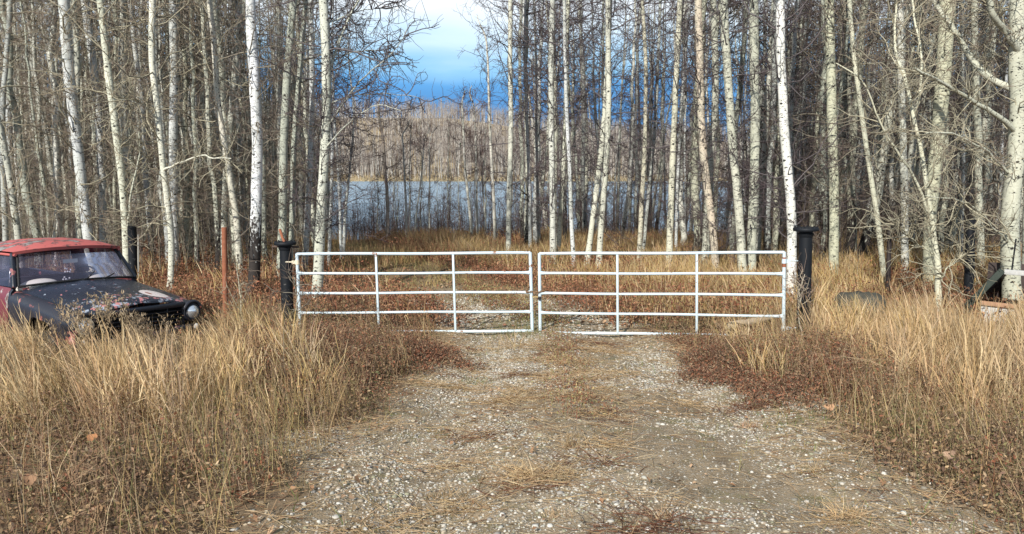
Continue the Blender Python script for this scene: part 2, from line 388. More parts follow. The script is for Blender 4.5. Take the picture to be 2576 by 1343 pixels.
W_ = (.52, .54, .535); Wb = (.72, .73, .74); Gn = (.32, .345, .28); Tn = (.40, .40, .34); Gy = (.33, .35, .34); Br = (.25, .16, .09)
TL = (.34, .31, .22); TD = (.11, .095, .095); TM = (.21, .185, .14)      # twig tones
def hero(label, pts, wb, wt, d, tint=W_, char=0.0, top=None, n1=44, len1=(.6, 2.1), twig=TM, limbs=(), name='aspen_tree', group='aspens at the edge of the wood', fine=(5, 4), thick=1.0, z0=1.2, up=.25, cat='tree'):
    seed = int(abs(pts[0][0] * 7 + pts[-1][0] * 13 + d * 31)) % 99991; rg = np.random.default_rng(seed)
    P = [at(u, v, d) for u, v in pts]
    base = P[0].copy(); base[2] = H(base[0], base[1]) - .06
    lean = (P[0] - P[1]) / (P[0][2] - P[1][2]); base[0] = P[0][0] + lean[0] * (base[2] - P[0][2])
    P = [base] + ([P[0]] if P[0][2] - base[2] > .25 else []) + P[1:]
    topz = top if top else rg.uniform(11.5, 14.5)
    if top != 0:
        l = (P[-1] - P[-2]); l /= l[2]; nseg = 5; step = (topz - P[-1][2]) / nseg
        if step > .1:
            q = P[-1]
            for k in range(nseg):
                l = l * .75; l[2] = 1; q = q + l * step + np.array([rg.normal(0, .06), rg.normal(0, .06), 0]); P.append(q)
    n = 40; T = resample(P, n); T[:, 1] += np.cumsum(rg.normal(0, .012, n)); T[:, 1] -= T[0, 1] - d
    h = T[:, 2] - T[0, 2]; hv = max(.5, at(0, max(pts[-1][1], 0), d)[2] - T[0, 2])
    k_ = d / F / 2 * .88
    r = np.interp(h, [0, hv, max(hv + .1, h[-1])], [wb * k_, wt * k_, .012 if top != 0 else wt * k_ * .8]) * (1 + .30 * np.exp(-h / .22)) * (1 + rg.normal(0, .012, n))
    V, Q_, U = trunk_geo(T - base, r, rg)
    Vs, Qs, Us = [V], [Q_], [U]; nn = len(V); lims = []
    for lp, w0, w1 in limbs:
        LP = resample([at(u, v, d + dy) for u, v, dy in lp], 16) - base; LP[1:] += np.cumsum(rg.normal(0, .014, (15, 3)), 0)
        v2, q2, u2 = trunk_geo(LP, np.linspace(w0 * k_, w1 * k_, 16), rg, 8); Vs.append(v2); Qs.append(q2 + nn); Us.append(u2 + np.array([0, 2.0])); nn += len(v2); lims.append((LP, w0 * k_))
    rt = thing(name, label, cat, loc=base, group=group)
    o = mesh('trunk', np.concatenate(Vs), np.concatenate(Qs), BARK, rt, uv=np.concatenate(Us), smooth=True)
    o.color = (*tint, char)
    cv, cq, cc = crown_geo(T - base, r, rg, n1=n1, z0=z0, z1=min(h[-1] * .97, hv + 3.5) if hv < h[-1] else None, len1=len1, fine=fine, thick=thick, up=up)
    cvs, cqs, ccs = [cv], [cq], [cc]; nn = len(cv)
    for LP, r0 in lims:
        S, D, _ = children(LP[None], 16, rg, .1); P1 = grow(S, D, rg.uniform(.3, .9, len(S)), 7, .28, .03, rg)
        a, b_, _ = tubes(P1, np.linspace(.012, .005, 7)[None] * np.ones((len(P1), 1)) * thick, 4)
        cvs.append(a); cqs.append(b_ + nn); ccs.append(np.ones((len(a), 3))); nn += len(a)
        S, D, _ = children(P1, 7, rg); P2 = grow(S, D, rg.uniform(.15, .6, len(S)), 5, .3, .03, rg)
        a, b_, _ = tubes(P2, np.linspace(.006, .003, 5)[None] * np.ones((len(P2), 1)) * thick, 3)
        cvs.append(a); cqs.append(b_ + nn); ccs.append(np.full((len(a), 3), .8)); nn += len(a)
    c = mesh('crown', np.concatenate(cvs), np.concatenate(cqs), TWIG, rt, col=np.concatenate(ccs), smooth=True)
    c.color = (*twig, 1)
    return rt

# each line: label, path from foot to top in photo pixels, width at foot / at frame top, distance
hero('pale aspen leaning right beside the left photo edge, behind the truck roof', [(48, 615), (40, 520), (20, 400), (0, 310), (-20, 200), (-35, 0)], 19, 14, 17.5, Tn, twig=TL, n1=55, len1=(.8, 2.6))
hero('thin grey aspen at the very left photo edge above the red roof', [(12, 615), (8, 500), (0, 350), (10, 150), (22, 0)], 16, 12, 19, Gy, twig=TL)
hero('stout white topped aspen curving down to the truck roof, with peeling dark collar near top', [(224, 615), (218, 540), (206, 450), (196, 350), (184, 250), (172, 120), (166, 0)], 26, 29, 17, W_, twig=TL, n1=60, len1=(.8, 2.6))
hero('slim white aspen just right of the stout curved one behind the truck', [(262, 640), (256, 480), (250, 330), (238, 200), (222, 80), (212, 0)], 21, 20, 20, W_, twig=TM)
hero('aspen leaning left with a long bare fork, rising from behind the windshield', [(318, 690), (318, 560), (305, 430), (288, 300), (268, 170), (250, 0)], 22, 18, 16.5, (.55, .56, .44), twig=TL, n1=60, len1=(.7, 2.4), limbs=[([(320, 600, 0), (336, 500, -.3), (350, 400, -.5), (352, 330, -.6)], 7, 3)])
hero('straight grey white aspen behind the leaning one over the truck windshield', [(326, 640), (318, 450), (311, 280), (308, 120), (312, 0)], 20, 19, 20.5, (.58, .58, .5), twig=TD)
hero('bent slender aspen with horizontal side limbs between the black pipe and the rusty pipe', [(428, 730), (432, 600), (418, 480), (404, 380), (398, 280), (380, 170), (384, 0)], 17, 17, 16, (.62, .61, .5), twig=TL, n1=60, len1=(.8, 2.8), limbs=[([(410, 430, 0), (450, 410, -.3), (520, 395, -.6), (590, 400, -.9)], 7, 2.5), ([(398, 300, 0), (350, 260, -.4), (300, 248, -.7)], 6, 2.5)])
hero('upright white aspen behind the bent slender one, left of the rusty pipe', [(440, 690), (436, 500), (432, 330), (436, 160), (434, 0)], 22, 24, 19, W_, twig=TM)
hero('scarred aspen leaning left beside the rusty pipe, brown torn patch half way up', [(604, 690), (594, 560), (576, 440), (560, 350), (545, 250), (538, 120), (528, 0)], 19, 15, 17.5, (.60, .56, .46), .3, twig=TL, n1=55)
hero('pale aspen leaning right behind the rusty pipe', [(562, 690), (566, 480), (578, 330), (592, 160), (612, 0)], 18, 17, 20, (.52, .53, .45), twig=TM)
hero('brightest white birch with charred black foot left of the left gate post', [(636, 740), (644, 600), (646, 470), (650, 330), (641, 200), (632, 90), (630, 0)], 32, 28, 15.5, Wb, 1.0, twig=TM, name='birch_tree', n1=40)
hero('olive grey aspen rising behind the black left gate post', [(706, 690), (712, 500), (716, 330), (726, 160), (740, 0)], 25, 20, 17.5, Gn, .2, twig=TM, n1=50)
hero('thin greenish aspen close right of the olive one, behind the left gate post', [(730, 660), (738, 480), (742, 330), (756, 180), (770, 0)], 16, 13, 18, Gn, twig=TM)
hero('white trunk with black scars between the left gate post and the smooth cream aspen', [(766, 680), (776, 500), (784, 350), (786, 180), (782, 0)], 18, 14, 18.5, W_, .1, twig=TM)
hero('thick smooth cream aspen behind the left end of the gate, limbs reaching over sky', [(800, 700), (806, 560), (814, 420), (822, 260), (820, 120), (814, 0)], 30, 24, 15.2, (.52, .53, .44), twig=TD, n1=60, len1=(.8, 2.0), thick=1.05,
     limbs=[([(824, 200, 0), (846, 130, .2), (872, 70, .3), (905, 0, .5), (960, -90, .8)], 9, 5), ([(820, 320, 0), (880, 230, -.3), (940, 170, -.6), (1000, 110, -.8), (1020, 70, -.9)], 5, 1.5), ([(814, 380, 0), (880, 300, -.3), (950, 262, -.5), (1010, 290, -.7)], 5, 1.5), ([(822, 260, 0), (900, 235, .3), (980, 225, .6), (1060, 240, .9)], 4, 1.5), ([(820, 140, 0), (880, 130, .4), (950, 120, .7), (1010, 130, 1)], 4, 1.5), ([(816, 60, 0), (870, 40, .4), (940, 20, .7), (1000, 30, 1)], 4, 1.5)])
hero('slender white stem just right of the smooth cream aspen', [(858, 640), (856, 520), (850, 400), (842, 300), (838, 180)], 9, 6, 21, W_, top=8.5, n1=30, len1=(.4, 1.3), twig=TD)
hero('thin aspen leaning right, second stem right of the smooth cream aspen', [(864, 640), (868, 540), (880, 430), (890, 340), (893, 260)], 9, 5, 22, W_, top=7.5, n1=30, len1=(.4, 1.3), twig=TD)
hero('white stem close against the right flank of the smooth cream aspen', [(828, 640), (832, 520), (836, 400), (832, 250), (830, 120)], 10, 7, 20, W_, top=9, n1=30, len1=(.4, 1.4), twig=TD)
# opening in the middle, by the lake
for lab, p, wb, wt, d in (
    ('reddish grey aspen alone at the left of the lake opening', [(976, 600), (974, 500), (968, 420), (962, 350), (950, 280)], 11, 6, 27),
    ('brightest thin white stem in the middle of the lake opening', [(1023, 600), (1022, 520), (1019, 450), (1017, 400), (1014, 345)], 8, 4, 27),
    ('hair thin stem paired to the right of the brightest one', [(1032, 598), (1031, 500), (1030, 430), (1034, 345)], 4, 3, 27.5),
    ('slender sapling leaning right past the middle of the lake opening', [(1043, 596), (1050, 520), (1058, 460), (1064, 400), (1066, 350)], 5, 3, 28),
    ('thin straight stem against the far shore, centre of the opening', [(1080, 596), (1080, 520), (1081, 450), (1080, 360)], 5, 3, 29),
    ('aspen leaning left at the right of the lake opening', [(1188, 602), (1183, 540), (1175, 470), (1168, 400), (1166, 330), (1163, 270)], 9, 5, 26),
    ('slim straight aspen right beside the left leaning one in the opening', [(1202, 602), (1199, 520), (1198, 430), (1196, 350), (1192, 260)], 8, 4, 26.5),
    ('short thin stem between the slim aspen and the tall lake side aspen', [(1224, 602), (1219, 540), (1214, 470), (1212, 420)], 6, 3, 27),
    ('tall slim aspen bordering the sky gap on its right side', [(1246, 604), (1242, 500), (1236, 400), (1230, 270), (1228, 170), (1222, 80)], 10, 5, 25.5)):
    hero(lab, p, wb, wt, d, (.60, .57, .5) if 'reddish' not in lab else (.33, .24, .19), top=(at(p[-1][0], p[-1][1], d)[2] + .6), n1=12 if wb < 7 else 24, len1=(.25, 1.0) if wb < 7 else (.3, 1.3), fine=(4, 4), twig=(.16, .12, .11), group='slender aspens by the lake opening', z0=1.6, up=.45)
# right of the opening
R_ = [
 ('straight pale aspen, first tall trunk right of the sky gap', [(1279, 620), (1281, 480), (1286, 330), (1283, 160), (1284, 0)], 15, 13, 22, (.56, .56, .47), 0),
 ('slimmer white aspen, second trunk right of the sky gap', [(1334, 620), (1332, 480), (1326, 320), (1320, 160), (1318, 0)], 10, 8, 23, W_, 0),
 ('thin grey aspen, third trunk right of the sky gap', [(1357, 620), (1352, 480), (1349, 330), (1348, 160), (1344, 0)], 9, 7, 24, Gy, 0),
 ('aspen standing straight above the middle of the gate with black rings', [(1391, 640), (1390, 480), (1387, 330), (1387, 170), (1390, 0)], 18, 15, 20, (.53, .54, .48), 0),
 ('aspen leaning right whose foot nearly touches the straight ringed one', [(1404, 640), (1412, 500), (1420, 380), (1424, 250), (1428, 0)], 15, 11, 20.5, (.56, .56, .44), 0),
 ('crooked slender white aspen leaning left behind the right gate leaf', [(1443, 650), (1437, 560), (1434, 440), (1426, 300), (1422, 160), (1420, 0)], 12, 9, 19.5, W_, 0),
 ('strongly leaning grey aspen, left one of the crossing pair', [(1480, 640), (1492, 540), (1508, 420), (1520, 300), (1528, 150), (1534, 0)], 17, 13, 19.5, (.54, .54, .44), 0),
 ('upright cream aspen, right one of the crossing pair', [(1508, 640), (1516, 520), (1528, 380), (1532, 250), (1530, 110), (1530, 0)], 17, 15, 19, (.49, .49, .40), 0),
 ('slim aspen topped by a dark broken snag', [(1608, 640), (1614, 520), (1622, 400), (1625, 280), (1626, 140), (1620, 60)], 14, 10, 20, (.5, .46, .34), .1),
 ('thin aspen leaning right of the one with the broken snag', [(1618, 640), (1630, 500), (1645, 360), (1652, 220), (1660, 0)], 10, 8, 21, Gy, 0),
 ('pale aspen left of the brown peeling tree', [(1684, 640), (1690, 500), (1696, 350), (1702, 200), (1712, 0)], 19, 15, 19, (.52, .50, .38), 0),
 ('white stem crossing the branches close to the pale aspen left of the brown tree', [(1700, 640), (1704, 480), (1712, 300), (1722, 150), (1735, 0)], 9, 7, 22, W_, 0),
 ('aspen with brown peeling upper bark and pale foot', [(1798, 650), (1788, 540), (1772, 420), (1764, 330), (1762, 180), (1756, 0)], 22, 20, 17.5, (.52, .42, .31), 0),
 ('thick cream aspen leaning left, between the brown peeling tree and the broad straight one', [(1866, 660), (1860, 540), (1848, 430), (1838, 320), (1828, 180), (1820, 0)], 25, 22, 17, (.48, .48, .38), 0),
 ('broad straight olive aspen behind the right half of the right gate leaf', [(1890, 660), (1896, 500), (1902, 330), (1898, 160), (1898, 0)], 27, 25, 17.5, (.40, .41, .32), 0),
 ('aspen leaning right behind the broad straight olive one', [(1904, 640), (1914, 480), (1924, 340), (1932, 200), (1945, 0)], 20, 14, 19.5, (.52, .52, .44), 0),
 ('bright white birch beside the right gate post', [(1990, 680), (1992, 560), (1984, 450), (1972, 330), (1966, 180), (1962, 0)], 27, 24, 14.5, (.72, .71, .66), .15),
 ('grey aspen leaning right just behind the bright birch by the gate post', [(1998, 640), (1994, 480), (1984, 360), (1990, 200), (2002, 0)], 14, 10, 19, Gy, 0),
 ('smooth olive aspen first right of the right gate post', [(2098, 650), (2100, 480), (2094, 330), (2092, 160), (2088, 0)], 26, 26, 16.5, (.44, .44, .30), 0),
 ('thin dark aspen second right of the right gate post', [(2150, 640), (2148, 480), (2140, 300), (2136, 120), (2132, 0)], 12, 10, 20, (.36, .35, .26), 0),
 ('slanting slim aspen left of the thin steel fence post', [(2226, 720), (2210, 560), (2190, 440), (2172, 300), (2150, 160), (2138, 0)], 15, 12, 16, (.50, .49, .36), 0),
 ('pale aspen between the steel fence post and the forked young one', [(2276, 690), (2276, 520), (2270, 360), (2264, 200), (2258, 0)], 20, 18, 17, (.54, .54, .47), .2),
 ('broad olive aspen at upper right with a fork near its top', [(2335, 680), (2340, 520), (2352, 400), (2362, 280), (2372, 150), (2380, 0)], 30, 42, 15.5, (.42, .41, .27), 0),
 ('grey aspen right of the broad olive one with the fork', [(2418, 680), (2420, 480), (2424, 300), (2420, 150), (2418, 0)], 15, 13, 18.5, Gy, 0),
 ('olive grey aspen standing behind the black pipe on the right', [(2466, 690), (2464, 520), (2462, 330), (2456, 160), (2452, 0)], 20, 17, 17.5, (.42, .42, .32), 0),
]
for lab, p, wb, wt, d, tint, ch in R_:
    brown = 'brown peeling' in lab
    o = hero(lab, p, wb, wt, d, tint, ch, n1=54 if wb > 14 else 40, len1=(.6, 2.2), twig=TD if d > 18 or p[0][0] < 2000 else TM, name='birch_tree' if 'birch' in lab else 'aspen_tree')
hero('young forked aspen leaning left in the tall grass on the right', [(2362, 775), (2356, 660), (2340, 560), (2325, 470), (2310, 360), (2296, 300), (2290, 240)], 19, 9, 12.5, (.60, .58, .42), 0, top=5.6, twig=TL, n1=26, len1=(.5, 1.6), thick=1,
     limbs=[([(2338, 555, 0), (2300, 440, -.2), (2262, 395, -.4), (2225, 330, -.6), (2190, 240, -.7), (2155, 180, -.8), (2100, 150, -.8)], 8, 3), ([(2294, 290, 0), (2320, 240, .2), (2318, 150, .4), (2290, 0, .6), (2270, -80, .6)], 8, 4), ([(2345, 640, 0), (2290, 600, -.3), (2240, 560, -.5)], 4, 1.5), ([(2360, 710, 0), (2400, 650, -.2), (2440, 620, -.3)], 5, 2)])
hero('massive cream aspen at the right photo edge with long limbs reaching left', [(2548, 800), (2540, 640), (2540, 520), (2560, 380), (2562, 250), (2556, 120), (2560, 0)], 50, 38, 13, (.44, .44, .34), .1, twig=TL, n1=40, len1=(.6, 1.6),
     limbs=[([(2556, 330, 0), (2510, 280, -.3), (2430, 230, -.6), (2370, 190, -.9), (2310, 155, -1.2)], 15, 6), ([(2560, 230, 0), (2500, 210, .3), (2450, 150, .5), (2420, 90, .6), (2350, 0, .8), (2320, -80, .9)], 20, 10), ([(2558, 130, 0), (2530, 60, -.3), (2505, 40, -.4), (2480, -40, -.5)], 20, 14), ([(2545, 440, 0), (2480, 370, -.6), (2400, 330, -1), (2330, 330, -1.3)], 8, 3), ([(2545, 620, 0), (2500, 560, -.5), (2440, 500, -.9), (2330, 480, -1.2)], 6, 2.5)])
hero('partly hidden grey aspen behind the wooden shelter at the right edge', [(2590, 780), (2590, 600), (2596, 400), (2600, 200), (2600, 0)], 40, 34, 14.5, (.5, .49, .40), .1, twig=TM)

# ------------------------------------------------------------------ ranks of the wood: copies of a few grown trees
protos = []
for k in range(8):
    rg = np.random.default_rng(100 + k); Ht = rg.uniform(12, 15); n = 26
    z = np.linspace(0, Ht, n); T = np.stack([np.cumsum(rg.normal(0, .05, n)) + z * rg.normal(0, .03), np.cumsum(rg.normal(0, .04, n)), z], 1); T[:, :2] -= T[0, :2]
    r0 = rg.uniform(.07, .105); r = r0 * np.linspace(1, .18, n) * (1 + .25 * np.exp(-z / .25))
    V, Q_, U = trunk_geo(T, r, rg, 8)
    rt = thing('aspen_tree', 'x', 'tree')
    tk = mesh('trunk', V, Q_, BARK, rt, uv=U, smooth=True)
    a, b_, c_ = crown_geo(T, r, rg, n1=70, z0=.8, len1=(.4, 1.5), fine=(5, 3), thick=1.15)
    cw = mesh('crown', a, b_, TWIG, rt, col=c_, smooth=True)
    protos.append((rt, tk, cw))
def zone(x, y):
    u = 1288 + F * x / y
    if u < 830: return 'left'
    if u < 1310: return 'mid'
    if u < 1720: return 'lake'
    return 'right'
LAB = {'left': ('slim aspen in the dense ranks of the wood left of the track', 'aspens in the dense wood on the left'),
       'lake': ('slim aspen in the open ranks between the gate and the lake', 'aspens between gate and lake'),
       'right': ('slim aspen in the dense ranks of the wood right of the track', 'aspens in the dense wood on the right'),
       'mid': ('thin aspen among the bushes on the lake bank', 'aspens on the lake bank')}
spots = []; rg = np.random.default_rng(77); tries = 0
want = {'left': 106, 'lake': 22, 'right': 86, 'mid': 20}; got = dict.fromkeys(want, 0)
while sum(got.values()) < sum(want.values()) and tries < 40000:
    tries += 1
    u = rg.uniform(-30, 2606); y = 18.5 + 24 * rg.random() ** 1.25
    x = (u - 1288) / F * y; zn = zone(x, y)
    if got[zn] >= want[zn]: continue
    if zn == 'mid' and (y < 32): continue
    if zn == 'lake' and y < 21: continue
    if 800 < u < 900 and y < 21: continue
    if abs(x - road_x(y)) < 2.2 and y < 26: continue
    if any((x - a) ** 2 + (y - b_) ** 2 < .30 for a, b_, _ in spots): continue
    spots.append((x, y, zn)); got[zn] += 1
tints = [W_, Gn, Tn, Gy, (.5, .5, .40), (.58, .57, .50), (.36, .36, .26)]
for i, (x, y, zn) in enumerate(spots):
    k = i % 8; rt, tk, cw = protos[k]
    if i >= 8:
        rt2 = rt.copy(); C.objects.link(rt2); a = tk.copy(); C.objects.link(a); a.parent = rt2; b_ = cw.copy(); C.objects.link(b_); b_.parent = rt2
        rt, tk, cw = rt2, a, b_
    s = rg.uniform(.75, 1.15) * (.38 if zn == 'mid' else 1)
    rt.location = (x, y, float(H(x, y)) - .05); rt.rotation_euler = (rg.normal(0, .025), rg.normal(0, .03), rg.uniform(0, 6.28)); rt.scale = (s, s, s * (1.2 if zn != 'mid' else 1))
    rt['label'], rt['group'] = LAB[zn]
    q0 = rg.uniform(.75, 1.1); tk.color = (*[c_ * q0 for c_ in tints[rg.integers(len(tints))]], rg.uniform(0, .3) if rg.random() < .6 else rg.uniform(.4, .9))
    tw = {'left': (.25, .225, .165), 'lake': (.16, .13, .125), 'right': (.15, .13, .105), 'mid': (.15, .11, .10)}[zn]
    q = rg.uniform(.75, 1.3); cw.color = (*[c * q for c in tw], 1)

# ------------------------------------------------------------------ the rest of the wood, the bank brush and the far hill
def sticks(name, xs, ys_, hs, rs, tone, rg, twigs=18, tl=(.5, 1.6), tr=.012, tz=.35, k=3, twtone=None):
    n = len(xs); z0 = H(xs, ys_) - .1; S = np.stack([xs, ys_, z0], 1); D = np.stack([rg.normal(0, .05, n), rg.normal(0, .05, n), np.ones(n)], 1)
    P = grow(S, D, hs, 7, .035, .02, rg); V, Q1, _ = tubes(P, rs[:, None] * np.linspace(1, .25, 7)[None], k)
    tt = tone[rg.integers(len(tone), size=n)] * rg.uniform(.8, 1.15, (n, 1)); c1 = np.repeat(tt, 7 * k, axis=0)
    S2, D2, t2 = children(P, twigs, rg, tz); D2 = D2 + rg.normal(0, .45, D2.shape); D2[:, 2] = np.abs(D2[:, 2]) * .7 + .05
    P2 = grow(S2, D2, rg.uniform(*tl, len(S2)), 4, .22, .03, rg); V2, Q2, _ = tubes(P2, tr * np.linspace(1, .45, 4)[None] * np.ones((len(P2), 1)), 3)
    twt = twtone if twtone is not None else np.array([[.13, .10, .095], [.17, .13, .11], [.20, .16, .12]])
    c2 = np.repeat(twt[rg.integers(len(twt), size=len(P2))] * rg.uniform(.7, 1.2, (len(P2), 1)), 12, axis=0)
    o = mesh(name, np.concatenate([V, V2]), np.concatenate([Q1, Q2 + len(V)]), WEEDS, col=np.concatenate([c1, c2])); return o
WEEDS = vcol('bare_wood', .85, spec=.15)
rg = np.random.default_rng(5)
def scatter(n, u0, u1, y0, y1, rg, p=1.0):
    y = y0 + (y1 - y0) * rg.random(n) ** p; u = rg.uniform(u0, u1, n); return (u - 1288) / F * y, y
pale = np.array([[.56, .56, .50], [.44, .45, .38], [.34, .34, .28], [.50, .49, .42]])
a = scatter(1150, -60, 800, 33, 85, rg); b_ = scatter(900, 1880, 2640, 33, 75, rg); c_ = scatter(40, 1330, 1900, 33, 44, rg)
xs = np.concatenate([a[0], b_[0], c_[0]]); yy = np.concatenate([a[1], b_[1], c_[1]])
tag(sticks('distant_wood', xs, yy, rg.uniform(8.5, 13.5, len(xs)), rg.uniform(.05, .11, len(xs)), pale, rg, 34, (.5, 1.9), .014, .05, twtone=np.array([[.30, .29, .22], [.21, .20, .16], [.13, .115, .12]])), 'tangled grey trunks and bare branches filling the depth of the wood', 'woodland', kind='stuff')
# brush on the bank and under the trees
def brush(name, lab, n, u0, u1, y0, y1, h, tones, tw=10, rr=.010, cat='brush'):
    x, y = scatter(n, u0, u1, y0, y1, rg); ok = np.abs(x - road_x(y)) > np.where(y < 25, 2.3, 0); x, y = x[ok], y[ok]
    o = sticks(name, x, y, rg.uniform(h[0], h[1], len(x)), np.full(len(x), rr), tones, rg, tw, (.2, .8), rr * .55, .15, twtone=tones * .9); tag(o, lab, cat, kind='stuff')
dk = np.array([[.10, .065, .06], [.13, .085, .07], [.17, .12, .10], [.085, .06, .06]])
brush('bank_brush', 'dark leafless brush along the near lake bank behind the grass', 900, 850, 1720, 28, 43, (.5, 2.9), dk * 1.15, 12)
brush('undergrowth', 'twiggy undergrowth among the trunks on the left', 1000, -60, 830, 17.5, 40, (.8, 3.6), np.array([[.20, .17, .13], [.26, .23, .16], [.14, .11, .10]]), 12)
brush('undergrowth', 'dark twiggy undergrowth among the trunks on the right', 850, 1750, 2640, 18, 38, (.5, 2.4), np.array([[.14, .11, .09], [.20, .16, .11], [.10, .07, .065]]), 12)
# far shore and hill
n = 6500; y = 284 + 300 * rg.random(n) ** 1.3; x = rg.uniform(-.34, .62, n) * y
clear = (vnoise(x, y, .02, 9) > .72) & (y > 430); x, y = x[~clear], y[~clear]
tag(sticks('hillside_wood', x, y, rg.uniform(9, 15, len(x)), rg.uniform(.13, .24, len(x)), np.array([[.56, .53, .47], [.46, .42, .36], [.34, .30, .26]]), rg, 18, (1.0, 3.2), .042, .35, twtone=np.array([[.27, .23, .20], [.33, .27, .22], [.22, .185, .17]])), 'bare grey brown woodland covering the hill across the lake', 'woodland', kind='stuff')
n = 5200; y = rg.uniform(272, 292, n); x = rg.uniform(-.34, .62, n) * y
tag(sticks('shore_reeds', x, y, rg.uniform(.5, 2.2, n), np.full(n, .12), np.array([[.55, .42, .24], [.62, .52, .34], [.40, .33, .16], [.25, .2, .1]]), rg, 2, (.4, 1), .1, .3, twtone=np.array([[.5, .4, .25]])), 'straw coloured reeds and brush along the far shore', 'reeds', kind='stuff')
def spruce_mesh(rg, h, rad, nb=900):
    P = []; z = h * rg.random(nb) ** .8 * .94 + .06 * h; az = rg.uniform(0, 2 * pi, nb); l = rad * (1.02 - z / h) * rg.uniform(.6, 1.1, nb)
    S = np.stack([np.zeros(nb), np.zeros(nb), z], 1); D = np.stack([np.cos(az), np.sin(az), np.full(nb, -.15)], 1)
    P = grow(S, D, l, 5, .08, .05, rg); V1, Q1, _ = tubes(P, np.linspace(.02, .008, 5)[None] * np.ones((nb, 1)) * h / 6, 3)
    S2, D2, _ = children(P, 12, rg, .1); P2 = grow(S2, D2, rg.uniform(.08, .3, len(S2)) * h / 6, 3, .2, -.05, rg); V2, Q2, _ = tubes(P2, np.array([[.010, .014, .002]]) * h / 6 * np.ones((len(P2), 1)), 3)
    return np.concatenate([V1, V2]), np.concatenate([Q1, Q2 + len(V1)])
for lab, u, yv, h, grp in (
        ('dark spruce low on the far hill above the middle of the lake', 1160, 330, 11, 'spruces across the lake'), ('small spruce on the far hill right of the first', 1186, 345, 9, 'spruces across the lake'),
        ('lone spruce on the far hill seen left of the lake middle', 1065, 320, 8, 'spruces across the lake'), ('far spruce above the lake seen between trunks over the right gate leaf', 1590, 310, 12, 'spruces across the lake')):
    rg2 = np.random.default_rng(int(u)); x = (u - 1288) / F * yv
    rt = thing('spruce_tree', lab, 'tree', (x, yv, float(H(x, yv)) - .1), 0, grp)
    MB().tube([(0, 0, 0), (0, 0, h * .5), (0, 0, h)], [.02 * h, .012 * h, .003], 8).build('trunk', simple('spruce_bark', (.12, .09, .07)), rt, smooth=True)
    V, Q_ = spruce_mesh(rg2, h, h * .24, 900 if yv < 50 else 240); mesh('crown', V, Q_, simple('spruce_needles', (.035, .06, .03), .8, scale=2, var=.4), rt)

# ------------------------------------------------------------------ grasses, weeds, stones
def blades(x, y, h, wd, lean, cols, rg, m=5, prof=None, wind=(-.35, 0), base_h=None, drop=0.0):
    n = len(x); z = (H(x, y) if base_h is None else base_h) - .02; t = np.linspace(0, 1, m)
    az = rg.uniform(0, 2 * pi, n); lx = np.cos(az) * lean + wind[0] * rg.uniform(.3, 1, n) * .6 + (vnoise(x, y, 2.3, 91) - .5) * .45; ly = np.sin(az) * lean + wind[1] + (vnoise(x, y, 2.3, 92) - .5) * .4
    tt = t[None] ** 1.7
    P = np.stack([x[:, None] + lx[:, None] * h[:, None] * tt, y[:, None] + ly[:, None] * h[:, None] * tt,
                  z[:, None] + h[:, None] * (t[None] - (np.hypot(lx, ly)[:, None] ** 2 * .30 + drop) * t[None] ** 3)], -1)
    P[:, 1:, :2] += rg.normal(0, .012, (n, m - 1, 2)) * (h[:, None, None])
    pr = np.interp(t, np.linspace(0, 1, len(prof)), prof) if prof is not None else 1 - .85 * t
    ya = rg.uniform(0, pi, n); W = np.stack([np.cos(ya), np.sin(ya), np.zeros(n)], -1)[:, None, :] * (wd[:, None] / 2 * pr[None])[:, :, None]
    V = np.stack([P - W, P + W], 2); i = np.arange(n * m * 2).reshape(n, m, 2)
    Q_ = np.stack([i[:, :-1, 0], i[:, :-1, 1], i[:, 1:, 1], i[:, 1:, 0]], -1).reshape(-1, 4)
    cols = cols * (.72 + .5 * vnoise(x, y, 1.8, 93))[:, None] * (1 + (vnoise(x, y, 3.7, 94)[:, None] - .5) * np.array([[.05, .0, -.25]]))
    Cc = np.repeat(cols, m * 2, axis=0)
    return V.reshape(-1, 3), Q_, Cc
def pick(pal, n, rg, j=.18):
    pal = np.array(pal); return pal[rg.integers(len(pal), size=n)] * rg.uniform(1 - j, 1 + j, (n, 1))
class Big:
    def __init__(s): s.V = []; s.Q = []; s.C = []; s.n = 0
    def add(s, t): s.V.append(t[0]); s.Q.append(t[1] + s.n); s.C.append(t[2]); s.n += len(t[0])
    def build(s, name, m, label, cat): return tag(mesh(name, np.concatenate(s.V), np.concatenate(s.Q), m, col=np.concatenate(s.C)), label, cat, kind='stuff')
rg = np.random.default_rng(21)
def sample(n, x0, x1, y0, y1, dens):
    """dens(x,y) in 0..1, rejection sampling"""
    x = rg.uniform(x0, x1, n); y = rg.uniform(y0, y1, n); k = rg.random(n) < dens(x, y); return x[k], y[k]
offr = lambda x, y: np.abs(x - road_x(y)) - road_w(y)
patch = lambda x, y, s, sd, a=.42, b=.62: s01((vnoise(x, y, s, sd) - a) / (b - a))
inview = lambda x, y: (np.abs(x) < .72 * y + .6)
STR = [(.66, .49, .26), (.74, .59, .36), (.52, .36, .18), (.62, .43, .25), (.68, .52, .32), (.38, .25, .12), (.48, .31, .17)]
GOLD = [(.55, .40, .17), (.62, .47, .22), (.45, .32, .12), (.50, .40, .20)]
OLV = [(.28, .25, .10), (.34, .27, .12), (.22, .22, .09), (.40, .30, .14)]
RST = [(.22, .085, .045), (.28, .11, .06), (.16, .07, .042), (.31, .15, .08), (.11, .055, .035)]
GRN = [(.12, .17, .045), (.16, .22, .06), (.20, .24, .07)]
